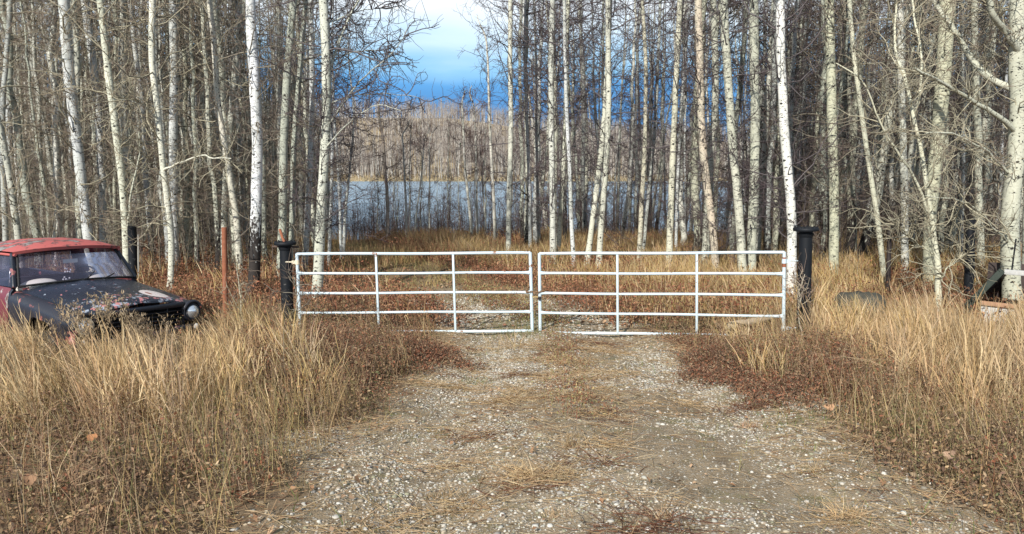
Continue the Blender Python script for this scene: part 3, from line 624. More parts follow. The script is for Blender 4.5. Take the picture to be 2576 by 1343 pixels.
# where the tall straw stands (left by the truck, right of the right post)
def tall(x, y):
    L_ = s01((-x - 2.35 - .12 * (y - 7)) / .7) * s01((y - 5.6 - .25 * np.maximum(0, -x - 3.2) * 0) / 1.1) * (1 - s01((y - 9.3 + .25 * (x + 4)) / .7))
    R_2 = s01((x - 3.55 - .10 * (y - 7)) / .9) * s01((y - 5.6) / 1.2) * (1 - s01((y - 11.2) / .9)) * (1 - .8 * np.exp(-((x / y - .39) / .045) ** 2))
    return np.maximum(L_, R_2)
notruck = lambda x, y: ~((np.abs((x + 5.1) * .777 + (y - 10.0) * .629) < .95) & ((-(x + 5.1) * .629 + (y - 10.0) * .777) > -.12))
g = Big()
hm = lambda x, y: 1 - (.6 * np.exp(-((x / y - .465) / .035) ** 2) + .72 * np.exp(-((x / y - .66) / .035) ** 2)) * (y > 8.5) - .33 * s01((-x / y - .40) / .03) * (1 - s01((-x / y - .60) / .05)) * s01((y - 7) / 1)
cx, cy = sample(9000, -9, 9.5, 5, 12.5, lambda x, y: tall(x, y) * (.12 + .88 * patch(x, y, 2.2, 31, .3, .65)) * inview(x, y))
per = np.maximum(4, rg.gamma(2.2, 9, len(cx))).astype(int); k = np.repeat(np.arange(len(cx)), per); n = len(k)
ox, oy = rg.normal(0, .05, n), rg.normal(0, .05, n); x = cx[k] + ox; y = cy[k] + oy; j = notruck(x, y); x, y, ox, oy, k = x[j], y[j], ox[j], oy[j], k[j]; n = len(x)
ch_ = rg.uniform(.6, 1.15, len(cx))[k]; cc_ = pick(STR, len(cx), rg, .22)[k] * .5 + pick(STR, n, rg, .25) * .5
hs = (.34 + .5 * rg.random(n) ** 1.5) * ch_ * (.7 + .5 * vnoise(x, y, 1.4, 38)) * np.where(x < 0, .98, 1.16) * hm(x, y)
bent = rg.random(n) < .12
g.add(blades(x, y, hs, rg.uniform(.0035, .007, n), np.where(bent, rg.uniform(.7, 1.5, n), rg.uniform(.03, .38, n)), cc_, rg, 6, [1, .8, .7, .6, 1.7, 1.5, .2]))
print('tall', n)
x, y = sample(60000, -9, 9.5, 4.6, 12.5, lambda x, y: np.clip(tall(x, y + .4), 0, 1) * inview(x, y)); k = notruck(x, y); x, y = x[k], y[k]; n = len(x)
g.add(blades(x, y, rg.uniform(.15, .55, n) * hm(x, y), rg.uniform(.004, .008, n), rg.uniform(.2, 1.0, n), pick(STR + OLV + RST[:2] + [(.36, .24, .13)], n, rg), rg, 5))
# scattered single stalks and clumps in the near verge
x, y = sample(76000, -9, 9, 3.4, 12, lambda x, y: (offr(x, y) > 1.7) * inview(x, y) * (.17 + .62 * patch(x, y, 2.3, 33, .58, .8)) * (1 - .7 * s01((y - 8.4) / .6) * (np.abs(x) < 3))); k = notruck(x, y); x, y = x[k], y[k]; n = len(x)
g.add(blades(x, y, rg.uniform(.2, .75, n) * hm(x, y), rg.uniform(.003, .006, n), rg.uniform(.05, .5, n), pick(STR + GOLD + OLV, n, rg), rg, 5))
# clumps along the left verge and right post
for cx, cy, nn_, hh in ((-2.55, 8.6, 130, .95), (-2.25, 7.9, 110, .85), (-1.95, 7.1, 80, .75), (-2.7, 7.0, 90, .75), (-3.0, 6.2, 60, .65), (-2.1, 6.1, 45, .5), (3.2, 10.1, 60, .55), (3.1, 9.6, 60, .7), (4.5, 9.7, 180, .85), (5.2, 9.2, 200, .9), (6.0, 8.6, 240, .9), (2.9, 8.3, 50, .55), (-3.5, 9.9, 150, .75), (-3.05, 10.2, 60, .4), (-4.0, 11.4, 160, .9), (5.0, 12.2, 240, .9), (5.6, 11.6, 200, .7), (-.05, 10.6, 30, .35)):
    x = rg.normal(cx, .14, nn_); y = rg.normal(cy, .12, nn_)
    g.add(blades(x, y, rg.uniform(.5, 1, nn_) * hh, rg.uniform(.004, .007, nn_), rg.uniform(.1, .45, nn_), pick(STR + GOLD, nn_, rg), rg, 6, [1, .8, .7, .6, 1.5, 1.3, .2]))
# behind the gate: straw swathes up to the trees
def beyond(x, y):
    d_ = offr(x, y); right = (.22 + .78 * s01((y - 14.2) / 2)) * s01((x - 1.3 + .05 * (y - 12)) / .8) * patch(x, y, .8, 35, .42, .62)
    mid = s01((d_ - 1.5) / .5) * np.where(x < road_x(y), .13, .5) * patch(x, y, .8, 36, .45, .65)
    return np.clip(right + mid, 0, 1)
x, y = sample(150000, -11, 14, 12, 27.5, lambda x, y: beyond(x, y) * inview(x, y) * s01((30 - y) / 10)); n = len(x)
g.add(blades(x, y, rg.uniform(.25, .7, n) * (.6 + .4 * s01((y - 12) / 4)), rg.uniform(.006, .011, n), rg.uniform(.1, .5, n), pick(STR + GOLD * 2 + [(.36, .2, .1)], n, rg), rg, 5, [1, .8, .8, 1.2, .3]))
x, y = sample(60000, -9, 10, 20, 28.5, lambda x, y: inview(x, y) * .55 * patch(x, y, .5, 37, .3, .6)); n = len(x)
g.add(blades(x, y, rg.uniform(.3, .6, n), rg.uniform(.012, .018, n), rg.uniform(.1, .4, n), pick([(.42, .26, .13), (.50, .34, .17), (.34, .19, .10), (.42, .36, .16)], n, rg), rg, 4))
g.build('tall_grass', STRAW, 'tall dry straw coloured grass leaning left along both verges and beyond the gate', 'grass')

g = Big()
# green shoots in a few spots
for cx, cy, s_, nn_, hh in ((.15, 11.9, .35, 700, .16), (.55, 12.6, .3, 500, .14), (-2.9, 23.5, .8, 1500, .35), (-1.25, 9.3, .18, 150, .14), (-.45, 8.4, .12, 220, .08), (-1.55, 8.9, .2, 160, .14), (-2.0, 6.4, .15, 90, .1), (-2.2, 4.9, .12, 70, .09), (2.75, 5.0, .2, 90, .1), (-2.7, 5.4, .4, 160, .12), (2.6, 6.4, .3, 160, .12)):
    x = rg.normal(cx, s_, nn_); y = rg.normal(cy, s_, nn_)
    g.add(blades(x, y, rg.uniform(.4, 1, nn_) * hh, rg.uniform(.005, .009, nn_), rg.uniform(.1, .7, nn_), pick(GRN + OLV, nn_, rg), rg, 4))
x, y = sample(26000, -8, 8, 3.4, 20, lambda x, y: inview(x, y) * (offr(x, y) > .2) * .5 * patch(x, y, 1.2, 41, .5, .75)); n = len(x)
g.add(blades(x, y, rg.uniform(.05, .18, n), rg.uniform(.004, .008, n), rg.uniform(.2, .9, n), pick(GRN + OLV * 2, n, rg), rg, 4))
x, y = sample(26000, -9, 2.5, 13.8, 26, lambda x, y: (offr(x, y) < 1.7) * s01((y - 13.8) / 1.5) * (.25 + .75 * patch(x, y, .9, 44, .35, .6))); n = len(x)
g.add(blades(x, y, rg.uniform(.07, .26, n), rg.uniform(.007, .012, n), rg.uniform(.2, .8, n), pick(OLV + GOLD + [(.40, .36, .16), (.26, .26, .10)], n, rg), rg, 4))
g.build('green_grass', STRAW, 'short green shoots in small patches on and beside the track', 'grass')

# rusty brown dead weeds: stem plus many small curled leaves
def weeds(x, y, h, rg, leaves, pal, ls=.012, B=None):
    n = len(x); B.add(blades(x, y, h, np.full(n, .005), rg.uniform(.05, .4, n), pick(pal, n, rg), rg, 4, wind=(-.1, 0)))
    k = np.repeat(np.arange(n), leaves); t_ = rg.uniform(.15, 1.05, len(k)); c = np.stack([x[k], y[k], H(x, y)[k] + h[k] * t_], 1)
    c[:, :2] += rg.normal(0, .045, (len(k), 2)) * (.5 + t_[:, None]); c[:, 2] += rg.normal(0, .01, len(k))
    a = rg.normal(0, 1, (len(k), 3)); a /= np.linalg.norm(a, axis=1, keepdims=True); b = np.cross(a, rg.normal(0, 1, (len(k), 3))); b /= np.linalg.norm(b, axis=1, keepdims=True)
    s_ = (rg.uniform(.6, 1.7, len(k)) * ls)[:, None]
    V = np.stack([c - a * s_, c + b * s_ * .45, c + a * s_, c - b * s_ * .45], 1).reshape(-1, 3); Q_ = np.arange(len(V)).reshape(-1, 4)
    B.add((V, Q_, np.repeat(pick(pal, len(k), rg, .3), 4, axis=0)))
g = Big()
verge = lambda x, y: s01((offr(x, y) - 1.65 + (vnoise(x, y, 1.1, 51) - .5) * .9) / .35)
x, y = sample(52000, -7.5, 8, 3.3, 12.2, lambda x, y: inview(x, y) * verge(x, y) * (.25 + .6 * patch(x, y, 1.3, 52, .25, .6)) * (1 - .75 * tall(x, y))); k = notruck(x, y); x, y = x[k], y[k]
pn = vnoise(x, y, 2.6, 57) + rg.normal(0, .1, len(x)); hh_ = (.06 + .30 * rg.random(len(x)) ** 1.5) * (1 + .55 * s01((y - 6) / 3)) * (.6 + .8 * vnoise(x, y, 3.1, 58)) * (1 - .72 * s01((y - 9.5) / .6) * s01((x - 1.5) / .5)) * (1 - .65 * s01((y - 9.5) / .6) * s01((x + 2.2) / .5) * (x < 0))
BRN = [(.20, .115, .07), (.15, .09, .06), (.25, .155, .095), (.11, .075, .05), (.19, .15, .09)]
for lo, hi, pal in ((-9, .38, BRN), (.38, .6, [(.30, .19, .10), (.22, .15, .08), (.36, .25, .14), (.15, .09, .06)]), (.6, .74, [(.17, .14, .06), (.22, .19, .08), (.12, .12, .05), (.25, .16, .09)]), (.74, 9, BRN + RST[:2] + [(.42, .30, .18)])):
    k = (pn >= lo) & (pn < hi); weeds(x[k], y[k], hh_[k], rg, 9, pal, .0125, g)
print('weeds', len(x))
# the tall rust bed left of the track before the gate
edge = lambda x, y: offr(x, y) + (vnoise(x, y, 1.7, 59) - .5) * 1.0 + (vnoise(x, y, 5, 60) - .5) * .4
x, y = sample(30000, -4.2, 0, 6.6, 12.6, lambda x, y: s01((edge(x, y) - 1.35) / .5) * s01((y - 6.6) / 2) * (.35 + .65 * patch(x, y, 2, 53)) * (1 - .6 * s01((-x - 2.9) / .8)))
weeds(x, y, rg.uniform(.16, .5, len(x)) * (.3 + .7 * s01((offr(x, y) - 1.4) / .9)) * (1 - .45 * s01((y - 10.2) / .8)) * (1 - .88 * s01((x + 2.35) / .5) * s01((y - 9.6) / .8)), rg, 11, RST + BRN + [(.34, .22, .13)], .012, g)
x, y = sample(20000, 1.8, 5, 6.0, 11.8, lambda x, y: s01((edge(x, y) - 1.35) / .5) * s01((y - 6) / 2) * (.4 + .6 * patch(x, y, 2, 54)) * (1 - .6 * tall(x, y)))
weeds(x, y, rg.uniform(.14, .42, len(x)) * (.35 + .65 * s01((offr(x, y) - 1.4) / .9)) * (1 - .8 * s01((y - 9.5) / .7)), rg, 11, RST + BRN + [(.3, .2, .12)], .012, g)
# beyond the gate
x, y = sample(46000, -12, 14, 12, 29, lambda x, y: inview(x, y) * s01((offr(x, y) - .9) / .6) * np.clip(.4 + .6 * patch(x, y, .6, 55, .3, .6) + .3 * (y < 15), 0, 1)); weeds(x, y, rg.uniform(.15, .45, len(x)), rg, 8, RST + [(.34, .16, .09), (.38, .22, .12)], .022, g)
x, y = sample(3500, -1, 2, 12.2, 20, lambda x, y: np.abs(x - road_x(y) - .1) < .45); weeds(x, y, rg.uniform(.08, .3, len(x)), rg, 9, RST + OLV, .015, g)
x, y = sample(1100, -.3, 1.6, 6.2, 11.6, lambda x, y: (np.abs(x - .62 - (y - 9) * .02) < .36 * (vnoise(x, y, 2.4, 56) + .1))); weeds(x, y, rg.uniform(.06, .26, len(x)), rg, 9, RST + OLV + [(.4, .28, .16)], .011, g)
g.build('dead_weeds', WEED, 'rust brown dead weeds with curled leaves bordering the gravel track and gate', 'weeds')

rg5 = np.random.default_rng(8); n = 1500; y = rg5.uniform(3.6, 12.5, n); x = rg5.uniform(-.72, .75, n) * y; k = verge(x, y) * (vnoise(x, y, 1.6, 66) > .6) * notruck(x, y) > .5; x, y = x[k], y[k]
WEEDS_ = WEEDS; tag(sticks('dead_stalks', x, y, rg5.uniform(.22, .62, len(x)) * hm(x, y), np.full(len(x), .0034), np.array([[.40, .28, .18], [.30, .18, .11], [.22, .14, .09]]), rg5, 9, (.05, .2), .0022, .35, twtone=np.array([[.30, .17, .10], [.40, .28, .17], [.2, .12, .08]])), 'thin branching dead stalks standing out of the weeds on both verges', 'stalks', kind='stuff')
# feathery seed weeds in front of the truck
g = Big(); SEED = [(.40, .30, .18), (.46, .35, .22), (.33, .24, .15), (.50, .40, .26)]
for i in range(36):
    u = rg.uniform(150, 470) if i < 34 else rg.uniform(-20, 150); yy_ = rg.uniform(7.9, 8.9); cx = (u - 1288) / F * yy_; hh = rg.uniform(.55, .86) * (1.12 if u < 330 else .85); nn_ = 60
    z0 = float(H(cx, yy_)); g.add(blades(np.array([cx]), np.array([yy_]), np.array([hh]), np.array([.007]), np.array([.05]), np.array([SEED[2]]), rg, 5))
    t_ = rg.uniform(.72, 1.02, nn_); x = cx - .1 * t_ ** 2 + rg.normal(0, .035, nn_); y = yy_ + rg.normal(0, .035, nn_)
    g.add(blades(x, y, rg.uniform(.02, .06, nn_), rg.uniform(.008, .016, nn_), rg.uniform(.2, 1.2, nn_), pick(SEED, nn_, rg), rg, 3, [.4, 1, .3], base_h=z0 + hh * t_))
g.build('seed_weeds', STRAW, 'brown feathery seed heads standing before the old truck bonnet', 'weeds')

# stones
ico_t = (1 + 5 ** .5) / 2
IV = np.array([(-1, ico_t, 0), (1, ico_t, 0), (-1, -ico_t, 0), (1, -ico_t, 0), (0, -1, ico_t), (0, 1, ico_t), (0, -1, -ico_t), (0, 1, -ico_t), (ico_t, 0, -1), (ico_t, 0, 1), (-ico_t, 0, -1), (-ico_t, 0, 1)]) / 1.902
IF = np.array([(0, 11, 5), (0, 5, 1), (0, 1, 7), (0, 7, 10), (0, 10, 11), (1, 5, 9), (5, 11, 4), (11, 10, 2), (10, 7, 6), (7, 1, 8), (3, 9, 4), (3, 4, 2), (3, 2, 6), (3, 6, 8), (3, 8, 9), (4, 9, 5), (2, 4, 11), (6, 2, 10), (8, 6, 7), (9, 8, 1)])
def stones(x, y, s_, pal, sink=.08):
    n = len(x); z = H(x, y); sc = np.stack([rg.uniform(.8, 1.35, n), rg.uniform(.7, 1.1, n), rg.uniform(.4, .75, n)], 1) * s_[:, None]
    V = IV[None] * (1 + rg.normal(0, .10, (n, 12, 1))) * sc[:, None]; a = rg.uniform(0, 2 * pi, n); c_, s2 = np.cos(a)[:, None], np.sin(a)[:, None]
    V = np.stack([V[..., 0] * c_ - V[..., 1] * s2, V[..., 0] * s2 + V[..., 1] * c_, V[..., 2]], -1) + np.stack([x, y, z + s_ * sink], 1)[:, None]
    return V.reshape(-1, 3), (IF[None] + 12 * np.arange(n)[:, None, None]).reshape(-1, 3), np.repeat(pick(pal, n, rg, .15), 12, axis=0)
SP = [(.42, .39, .33), (.50, .47, .41), (.33, .28, .21), (.42, .36, .26), (.55, .52, .45), (.27, .25, .22), (.36, .35, .30), (.32, .26, .19), (.22, .20, .16), (.28, .27, .18)]
onr = lambda x, y: road_mask(x, y) * (.10 + .9 * np.clip(.85 * patch(x, y, 1.3, 61, .45, .68) + np.exp(-((np.abs(x - road_x(y) - .1) - 1.15 - road_w(y) * .5) / .42) ** 2) * (.35 + .65 * patch(x, y, .8, 63, .3, .6)), 0, 1))
g = Big()
x, y = sample(105000, -2.2, 3.6, 3.4, 12.5, lambda x, y: onr(x, y) * s01((14 - y) / 5) * (.35 + .65 * patch(x, y, 6, 62, .3, .6))); g.add(stones(x, y, rg.uniform(.0035, .012, len(x)) * (1 + .4 * s01((y - 6.5) / 2)), SP)); print('stones', len(x))
x, y = sample(3600, -2.2, 3.6, 3.4, 12.5, lambda x, y: onr(x, y)); g.add(stones(x, y, rg.uniform(.013, .024, len(x)), SP))
x, y = sample(14000, -3, 3, 12, 17, lambda x, y: onr(x, y) * (1 - s01((y - 13.8) / 3))); g.add(stones(x, y, rg.uniform(.012, .024, len(x)), SP))
g.build('gravel', STONE, 'loose pale grey and tan pebbles scattered over the track', 'gravel')

# fallen leaves and lying straw
LF = [(.30, .17, .09), (.38, .22, .12), (.22, .13, .07), (.46, .30, .18), (.34, .25, .15), (.17, .10, .06)]
def leaf_quads(x, y, s_, pal, lift=.012):
    n = len(x); c = np.stack([x, y, H(x, y) + lift + rg.uniform(0, .02, n)], 1); az = rg.uniform(0, 2 * pi, n)
    a = np.stack([np.cos(az), np.sin(az), rg.normal(0, .3, n)], 1); b = np.stack([-np.sin(az), np.cos(az), rg.normal(0, .4, n)], 1) * .62; s_ = s_[:, None]
    up = np.array([0, 0, 1.0]) * s_ * rg.uniform(.1, .6, (n, 1))
    V = np.stack([c - a * s_, c - b * s_ + up, c + a * s_ + up * .5, c + b * s_ + up, c], 1)
    i = np.arange(n)[:, None] * 5; Q_ = np.concatenate([i + np.array([[0, 1, 4, 4]]), ], 0)
    T = np.concatenate([i + np.array([[0, 1, 4]]), i + np.array([[1, 2, 4]]), i + np.array([[2, 3, 4]]), i + np.array([[3, 0, 4]])])
    return V.reshape(-1, 3), T, np.repeat(pick(pal, n, rg, .2), 5, axis=0)
g = Big()
x, y = sample(42000, -7, 8, 3.3, 12, lambda x, y: inview(x, y) * np.clip(verge(x, y) * .6 + .10 * patch(x, y, 1.5, 71) + .9 * np.exp(-((offr(x, y) - 1.8) / .4) ** 2) * (.3 + .7 * patch(x, y, 1, 72, .3, .6)), 0, 1)); g.add(leaf_quads(x, y, rg.uniform(.008, .026, len(x)), LF))
x, y = sample(26000, -10, 12, 12, 27, lambda x, y: inview(x, y) * (.35 + .5 * patch(x, y, .6, 73))); g.add(leaf_quads(x, y, rg.uniform(.02, .045, len(x)), LF + [(.36, .17, .10)]))
g.build('leaf_litter', LITTER, 'small brown fallen leaves covering the verge and the track beyond the gate', 'leaves')
g = Big()
def lying(x, y, l, pal):
    n = len(x); az = rg.uniform(0, 2 * pi, n); P0 = np.stack([x, y, H(x, y) + rg.uniform(.004, .03, n)], 1); D = np.stack([np.cos(az), np.sin(az) * .7, rg.normal(.02, .10, n)], 1)
    P = grow(P0, D, l, 4, .12, 0, rg); P[..., 2] = np.maximum(P[..., 2], H(P[..., 0], P[..., 1]) + .004); V, Q_, _ = tubes(P, np.full((n, 4), .0017), 3); return V, Q_, np.repeat(pick(pal, n, rg), 12, axis=0)
x, y = sample(26000, -4.5, 6, 3.3, 12, lambda x, y: inview(x, y) * (.08 + .45 * patch(x, y, 1.2, 81, .5, .75) + .7 * np.exp(-((offr(x, y) - 1.75) / .45) ** 2))); g.add(lying(x, y, rg.uniform(.06, .3, len(x)), STR + RST[:1] + [(.4, .3, .18)]))
for k_ in range(70):                                            # matted patches of broken straw on the track
    cy_ = rg.uniform(3.5, 11); cx_ = road_x(cy_) + rg.choice([rg.normal(0, .25), rg.uniform(-1.8, 1.8)]); m_ = int(rg.uniform(25, 110))
    g.add(lying(rg.normal(cx_, .16, m_), rg.normal(cy_, .07, m_), rg.uniform(.05, .28, m_), STR if rg.random() < .7 else RST + [(.4, .26, .16)]))
x, y = sample(16000, -6, 7, 3.3, 9, lambda x, y: inview(x, y) * verge(x, y) * .7); g.add(lying(x, y, rg.uniform(.06, .35, len(x)), STR + RST + [(.3, .2, .12)]))
g.build('fallen_straw', STRAW, 'broken dry straw lying across the gravel and verge', 'straw')

# countable tufts on the track
for lab, u, v, nn_, hh, ln in (('upright pale grass tuft in the middle of the gravel track', 1432, 1125, 120, .17, .5), ('flattened straw clump, largest on the track, with stalks spread sideways', 1330, 1195, 170, .2, 1.6), ('small pale tuft left of centre near the photo bottom', 1115, 1250, 70, .12, 1.0), ('straw tuft at the bottom, right of the largest flattened clump', 1400, 1300, 80, .12, 1.1),
        ('low straw tuft on the right wheel track near the photo bottom', 2130, 1300, 110, .16, 1.2), ('pale tuft on the bottom edge between the wheel tracks', 1660, 1305, 80, .12, 1.2), ('short grass tuft at the right road edge above the bottom straw tuft', 2050, 1185, 60, .14, .8), ('reddish tuft on the right side of the track half way to the gate', 1880, 1075, 80, .12, 1.2)):
    p = gnd(u, v); x = rg.normal(0, .05 if hh < .19 else .1, nn_) + p[0]; y = rg.normal(0, .03, nn_) + p[1]
    V, Q_, cc = blades(x, y, rg.uniform(.5, 1.1, nn_) * hh, rg.uniform(.003, .005, nn_), ln * rg.uniform(.5, 1.2, nn_), pick(STR if 'redd' not in lab else [(.5, .28, .18), (.6, .42, .25)], nn_, rg), rg, 5, wind=(0, 0))
    c = np.array([p[0], p[1], float(H(p[0], p[1]))]); o = mesh('grass_tuft', V - c, Q_, STRAW, col=cc, loc=c); tag(o, lab, 'grass tuft', 'straw tufts on the track')
for i, (lab, u, v, s_, c) in enumerate((('largest orange dry leaf lying in the weeds at lower left', 237, 1155, .038, (.42, .20, .09)), ('crumpled tan leaf at the lower left corner', 75, 1275, .045, (.36, .21, .12)), ('small tan leaf near the photo bottom left of the track', 362, 1290, .03, (.40, .25, .14)), ('curled pinkish leaf on the photo bottom edge at left', 290, 1332, .036, (.45, .33, .22)),
        ('curled tan leaf at the right edge of the gravel', 2250, 1165, .05, (.50, .30, .18)), ('dry leaf furthest right among the near litter', 2385, 1205, .045, (.45, .30, .2)), ('orange dry leaf beside the right road edge, upper of the right ones', 2085, 1040, .045, (.50, .30, .17)))):
    p = gnd(u, v); t_ = np.linspace(0, 2 * pi, 15)[:-1]; rr = s_ * (1 + .18 * np.sin(3 * t_ + i) + .1 * np.sin(7 * t_)); ring = []
    for f in (.5, 1): ring.append(np.stack([rr * f * np.cos(t_), rr * f * np.sin(t_) * .8, (rr * f) ** 2 * 9 * (1 + .5 * np.sin(2 * t_ + i))], 1))
    V = np.concatenate([[[0, 0, .003]], *ring]); k = 14; T = np.array([[0, 1 + j, 1 + (j + 1) % k] for j in range(k)]); Qd = np.array([[1 + j, 1 + k + j, 1 + k + (j + 1) % k, 1 + (j + 1) % k] for j in range(k)])
    V = V @ np.array([[1, 0, 0], [0, math.cos(-.7), math.sin(-.7)], [0, -math.sin(-.7), math.cos(-.7)]]).T if False else V
    o = mesh('dry_leaf', V, [T, Qd], LITTER, col=np.tile(c, (len(V), 1)), loc=(p[0], p[1], float(H(p[0], p[1])) + (.16 if u < 1000 or u > 2200 else .05))); o.rotation_euler = (.7, 0, i); tag(o, lab, 'leaf', 'large dry leaves')

# ------------------------------------------------------------------ gate
def rusty_paint(name, col, rust=.60, rough=.45):
    m, t, b = mat(name); b.inputs['Roughness'].default_value = rough
    tc = N(t, 'ShaderNodeTexCoord'); P = tc.outputs['Object']; n1 = noise(t, P, 7, 8, .65); n2 = noise(t, P, 40, 5)
    c = mixc(t, noise(t, P, 3, 4), col, tuple(x * .86 for x in col))
    k = ramp(t, math_(t, 'ADD', n1, math_(t, 'MULTIPLY', n2, .12)), [(rust + .06, (0, 0, 0)), (rust + .085, (1, 1, 1))])
    c = mixc(t, k, c, mixc(t, n2, (.16, .06, .03), (.30, .14, .07)) if col[0] > .1 else mixc(t, n2, (.03, .028, .026), (.12, .12, .115))); L(t, c, b.inputs[0])
    bp = N(t, 'ShaderNodeBump'); bp.inputs['Strength'].default_value = .3; bp.inputs['Distance'].default_value = .004; L(t, n1, bp.inputs['Height']); L(t, bp.outputs[0], b.inputs['Normal'])
    return m
GATE = rusty_paint('chipped_white_paint', (.54, .64, .68), .635); RUST = simple('rust', (.26, .10, .055), .85, var=.45, scale=18, bump=.5, spec=.2)
TAR = rusty_paint('tarred_steel', (.007, .009, .012), .62, .62); TAR.node_tree.nodes['Principled BSDF'].inputs['Specular IOR Level'].default_value = .28; CHAINM = simple('rusty_chain', (.28, .17, .09), .6, .5, .4, 40)
IVORY = simple('cream_paint', (.62, .55, .40), .55, var=.25, scale=14)
def gate(label, TLc, TRc, BLc, BRc, dl, dr, braces, vl, vr, hinge_left):
    A, B_ = at(*TLc, dl), at(*TRc, dr); Cc, D_ = at(*BLc, dl), at(*BRc, dr); o0 = Cc.copy()
    g = thing('farm_gate', label, 'gate', loc=o0, group='leaves of the farm gate')
    side = lambda s, tt: (A * (1 - tt) + Cc * tt) if s == 0 else (B_ * (1 - tt) + D_ * tt)
    r = .0235
    for i in range(5):
        p, q = at((TLc[0] if i < 1 else (TLc[0] * (1 - (vl[i] - TLc[1]) / (BLc[1] - TLc[1])) + BLc[0] * (vl[i] - TLc[1]) / (BLc[1] - TLc[1]))), vl[i], dl), at((TRc[0] * (1 - (vr[i] - TRc[1]) / (BRc[1] - TRc[1])) + BRc[0] * (vr[i] - TRc[1]) / (BRc[1] - TRc[1])), vr[i], dr)
        k = 24; pts = np.stack([p * (1 - s) + q * s for s in np.linspace(0, 1, k)]) - o0; pts[:, 2] += .004 * np.sin(np.linspace(0, 9, k) + i)
        mb = MB(); 
        if 0 < i < 4:                       # rails are flared where they meet the stiles
            s = np.linspace(0, 1, k) * np.linalg.norm(q - p); e_ = np.minimum(s, s[-1] - s)
            ss = np.unique(np.concatenate([np.linspace(.018, .16, 7), np.linspace(.16, s[-1] - .16, 20), np.linspace(s[-1] - .16, s[-1] - .018, 7)]))
            e2 = np.minimum(ss, s[-1] - ss); pts = np.stack([np.interp(ss, s, pts[:, k2]) for k2 in range(3)], 1)
            mb.tube(pts, (r - .003) * (1 + .75 * np.exp(-((e2 - .018) / .045))), 12)
        else: mb.tube(pts, r, 12)
        mb.build('rail', GATE, g, smooth=True)
    for s in (0, 1):
        MB().tube(np.stack([side(s, tt) - o0 for tt in np.linspace(-.006, 1.01, 14)]), r + .003, 12).build('stile', GATE, g, smooth=True)
    for f, top_only in braces:
        p = (A * (1 - f) + B_ * f) - o0; q = (Cc * (1 - f) + D_ * f) - o0; p = p + (0, -.012, -.02); q = q + (0, -.012, .01)
        pp = MB(); pp.beam(p, q, .034, .03, up=(0, 1, 0)); pp.build('brace', GATE, g, bevel=.004)
    s = 0 if hinge_left else 1; sg = -1 if hinge_left else 1
    for tt in ((.10, .90)):
        c = side(s, tt) - o0; mb = MB(); mb.tube([c + (0, 0, -.035), c + (0, 0, .035)], r + .012, 12); mb.box(c + (sg * .05, 0, 0), (.07, .03, .05)); mb.tube([c + (sg * .02, 0, 0), c + (sg * .21, .02, 0)], .010, 8)
        h_ = mb.build('hinge', IVORY if hinge_left else GATE, g, smooth=True)
    return g, A, B_, Cc, D_
DL, DM, DR = 11.75, 11.70, 11.05
g1 = gate('left leaf of the white five bar steel gate, its foot lost in rust coloured weeds', (747, 639), (1334, 636), (756, 838), (1339, 832), DL, DM, [(.34, 0), (.67, 0)], [639, 688.5, 738, 787, 836], [636, 685.5, 734.5, 783.5, 832], True)
g2 = gate('right leaf of the white five bar steel gate, with rust bands on its right stile', (1357, 638), (1973, 635), (1359, 837), (1971, 846), DM, DR, [(.33, 0), (.655, 0)], [638, 687.5, 737.5, 786.5, 836], [635, 688.5, 742, 795, 845], False)
for tt0, tt1 in ((.055, .09), (.12, .17)):
    p = g2[2] * (1 - tt0) + g2[4] * tt0 - g2[3]; q = g2[2] * (1 - tt1) + g2[4] * tt1 - g2[3]
    MB().tube([p, q], .0285, 12).build('rust_band', RUST, g2[0], smooth=True)
mb = MB(); p = g2[3]; c = at(1372, 834, DM - .0) - g2[3]; mb.tube([c + (-.06, -.0, .0), c + (.06, 0, 0)], .026, 10); mb.build('rust_patch', RUST, g2[0], smooth=True)
# chain wrapped round both inner stiles, and its padlock
def link(mb, c, t_, nrm, a=.022, b=.013, r=.0042):
    t_ = t_ / np.linalg.norm(t_); nrm = np.cross(nrm, t_); nrm /= np.linalg.norm(nrm); th = np.linspace(0, 2 * pi, 15)
    mb.tube([c + t_ * a * math.cos(x) + nrm * b * math.sin(x) for x in th], r, 6, cap=False)
c0 = at(1347, 733, DM); mb = MB()
loop = [at(1330, 722, DM) + (0, -.035, .02), at(1322, 735, DM) + (0, -.035, 0), at(1340, 731, DM) + (0, -.045, 0), at(1350, 735, DM) + (0, -.05, 0), at(1366, 730, DM) + (0, -.04, 0), at(1371, 738, DM) + (0, -.02, 0), at(1360, 742, DM) + (0, .03, 0), at(1344, 744, DM) + (0, .04, 0), at(1330, 738, DM) + (0, .035, 0), at(1330, 722, DM) + (0, -.035, .02)]
LP = resample(loop, 34)
for i in range(33):
    t_ = LP[i + 1] - LP[i]; link(mb, (LP[i] + LP[i + 1]) / 2 - c0, t_, np.array([0, 1, .2]) if i % 2 else np.array([0, .2, 1]))
tag(mb.build('gate_chain', CHAINM, smooth=True, loc=c0), 'rusty chain wrapped round the two inner gate stiles', 'chain')
pl = thing('padlock', 'small brass padlock with a black body hanging from the gate chain', 'padlock', loc=at(1357, 748, DM) + (0, -.06, 0))
MB().box((0, 0, 0), (.055, .024, .05)).build('body', simple('black_plastic', (.02, .02, .02), .4), pl, bevel=.005)
MB().tube([(-.018, 0, .02), (-.06, 0, .03), (-.12, 0, .028), (-.12, 0, .018), (-.05, 0, .014), (-.018, 0, .012)], .006, 8).build('shackle', simple('brass', (.55, .42, .2), .4, .8), pl, smooth=True)

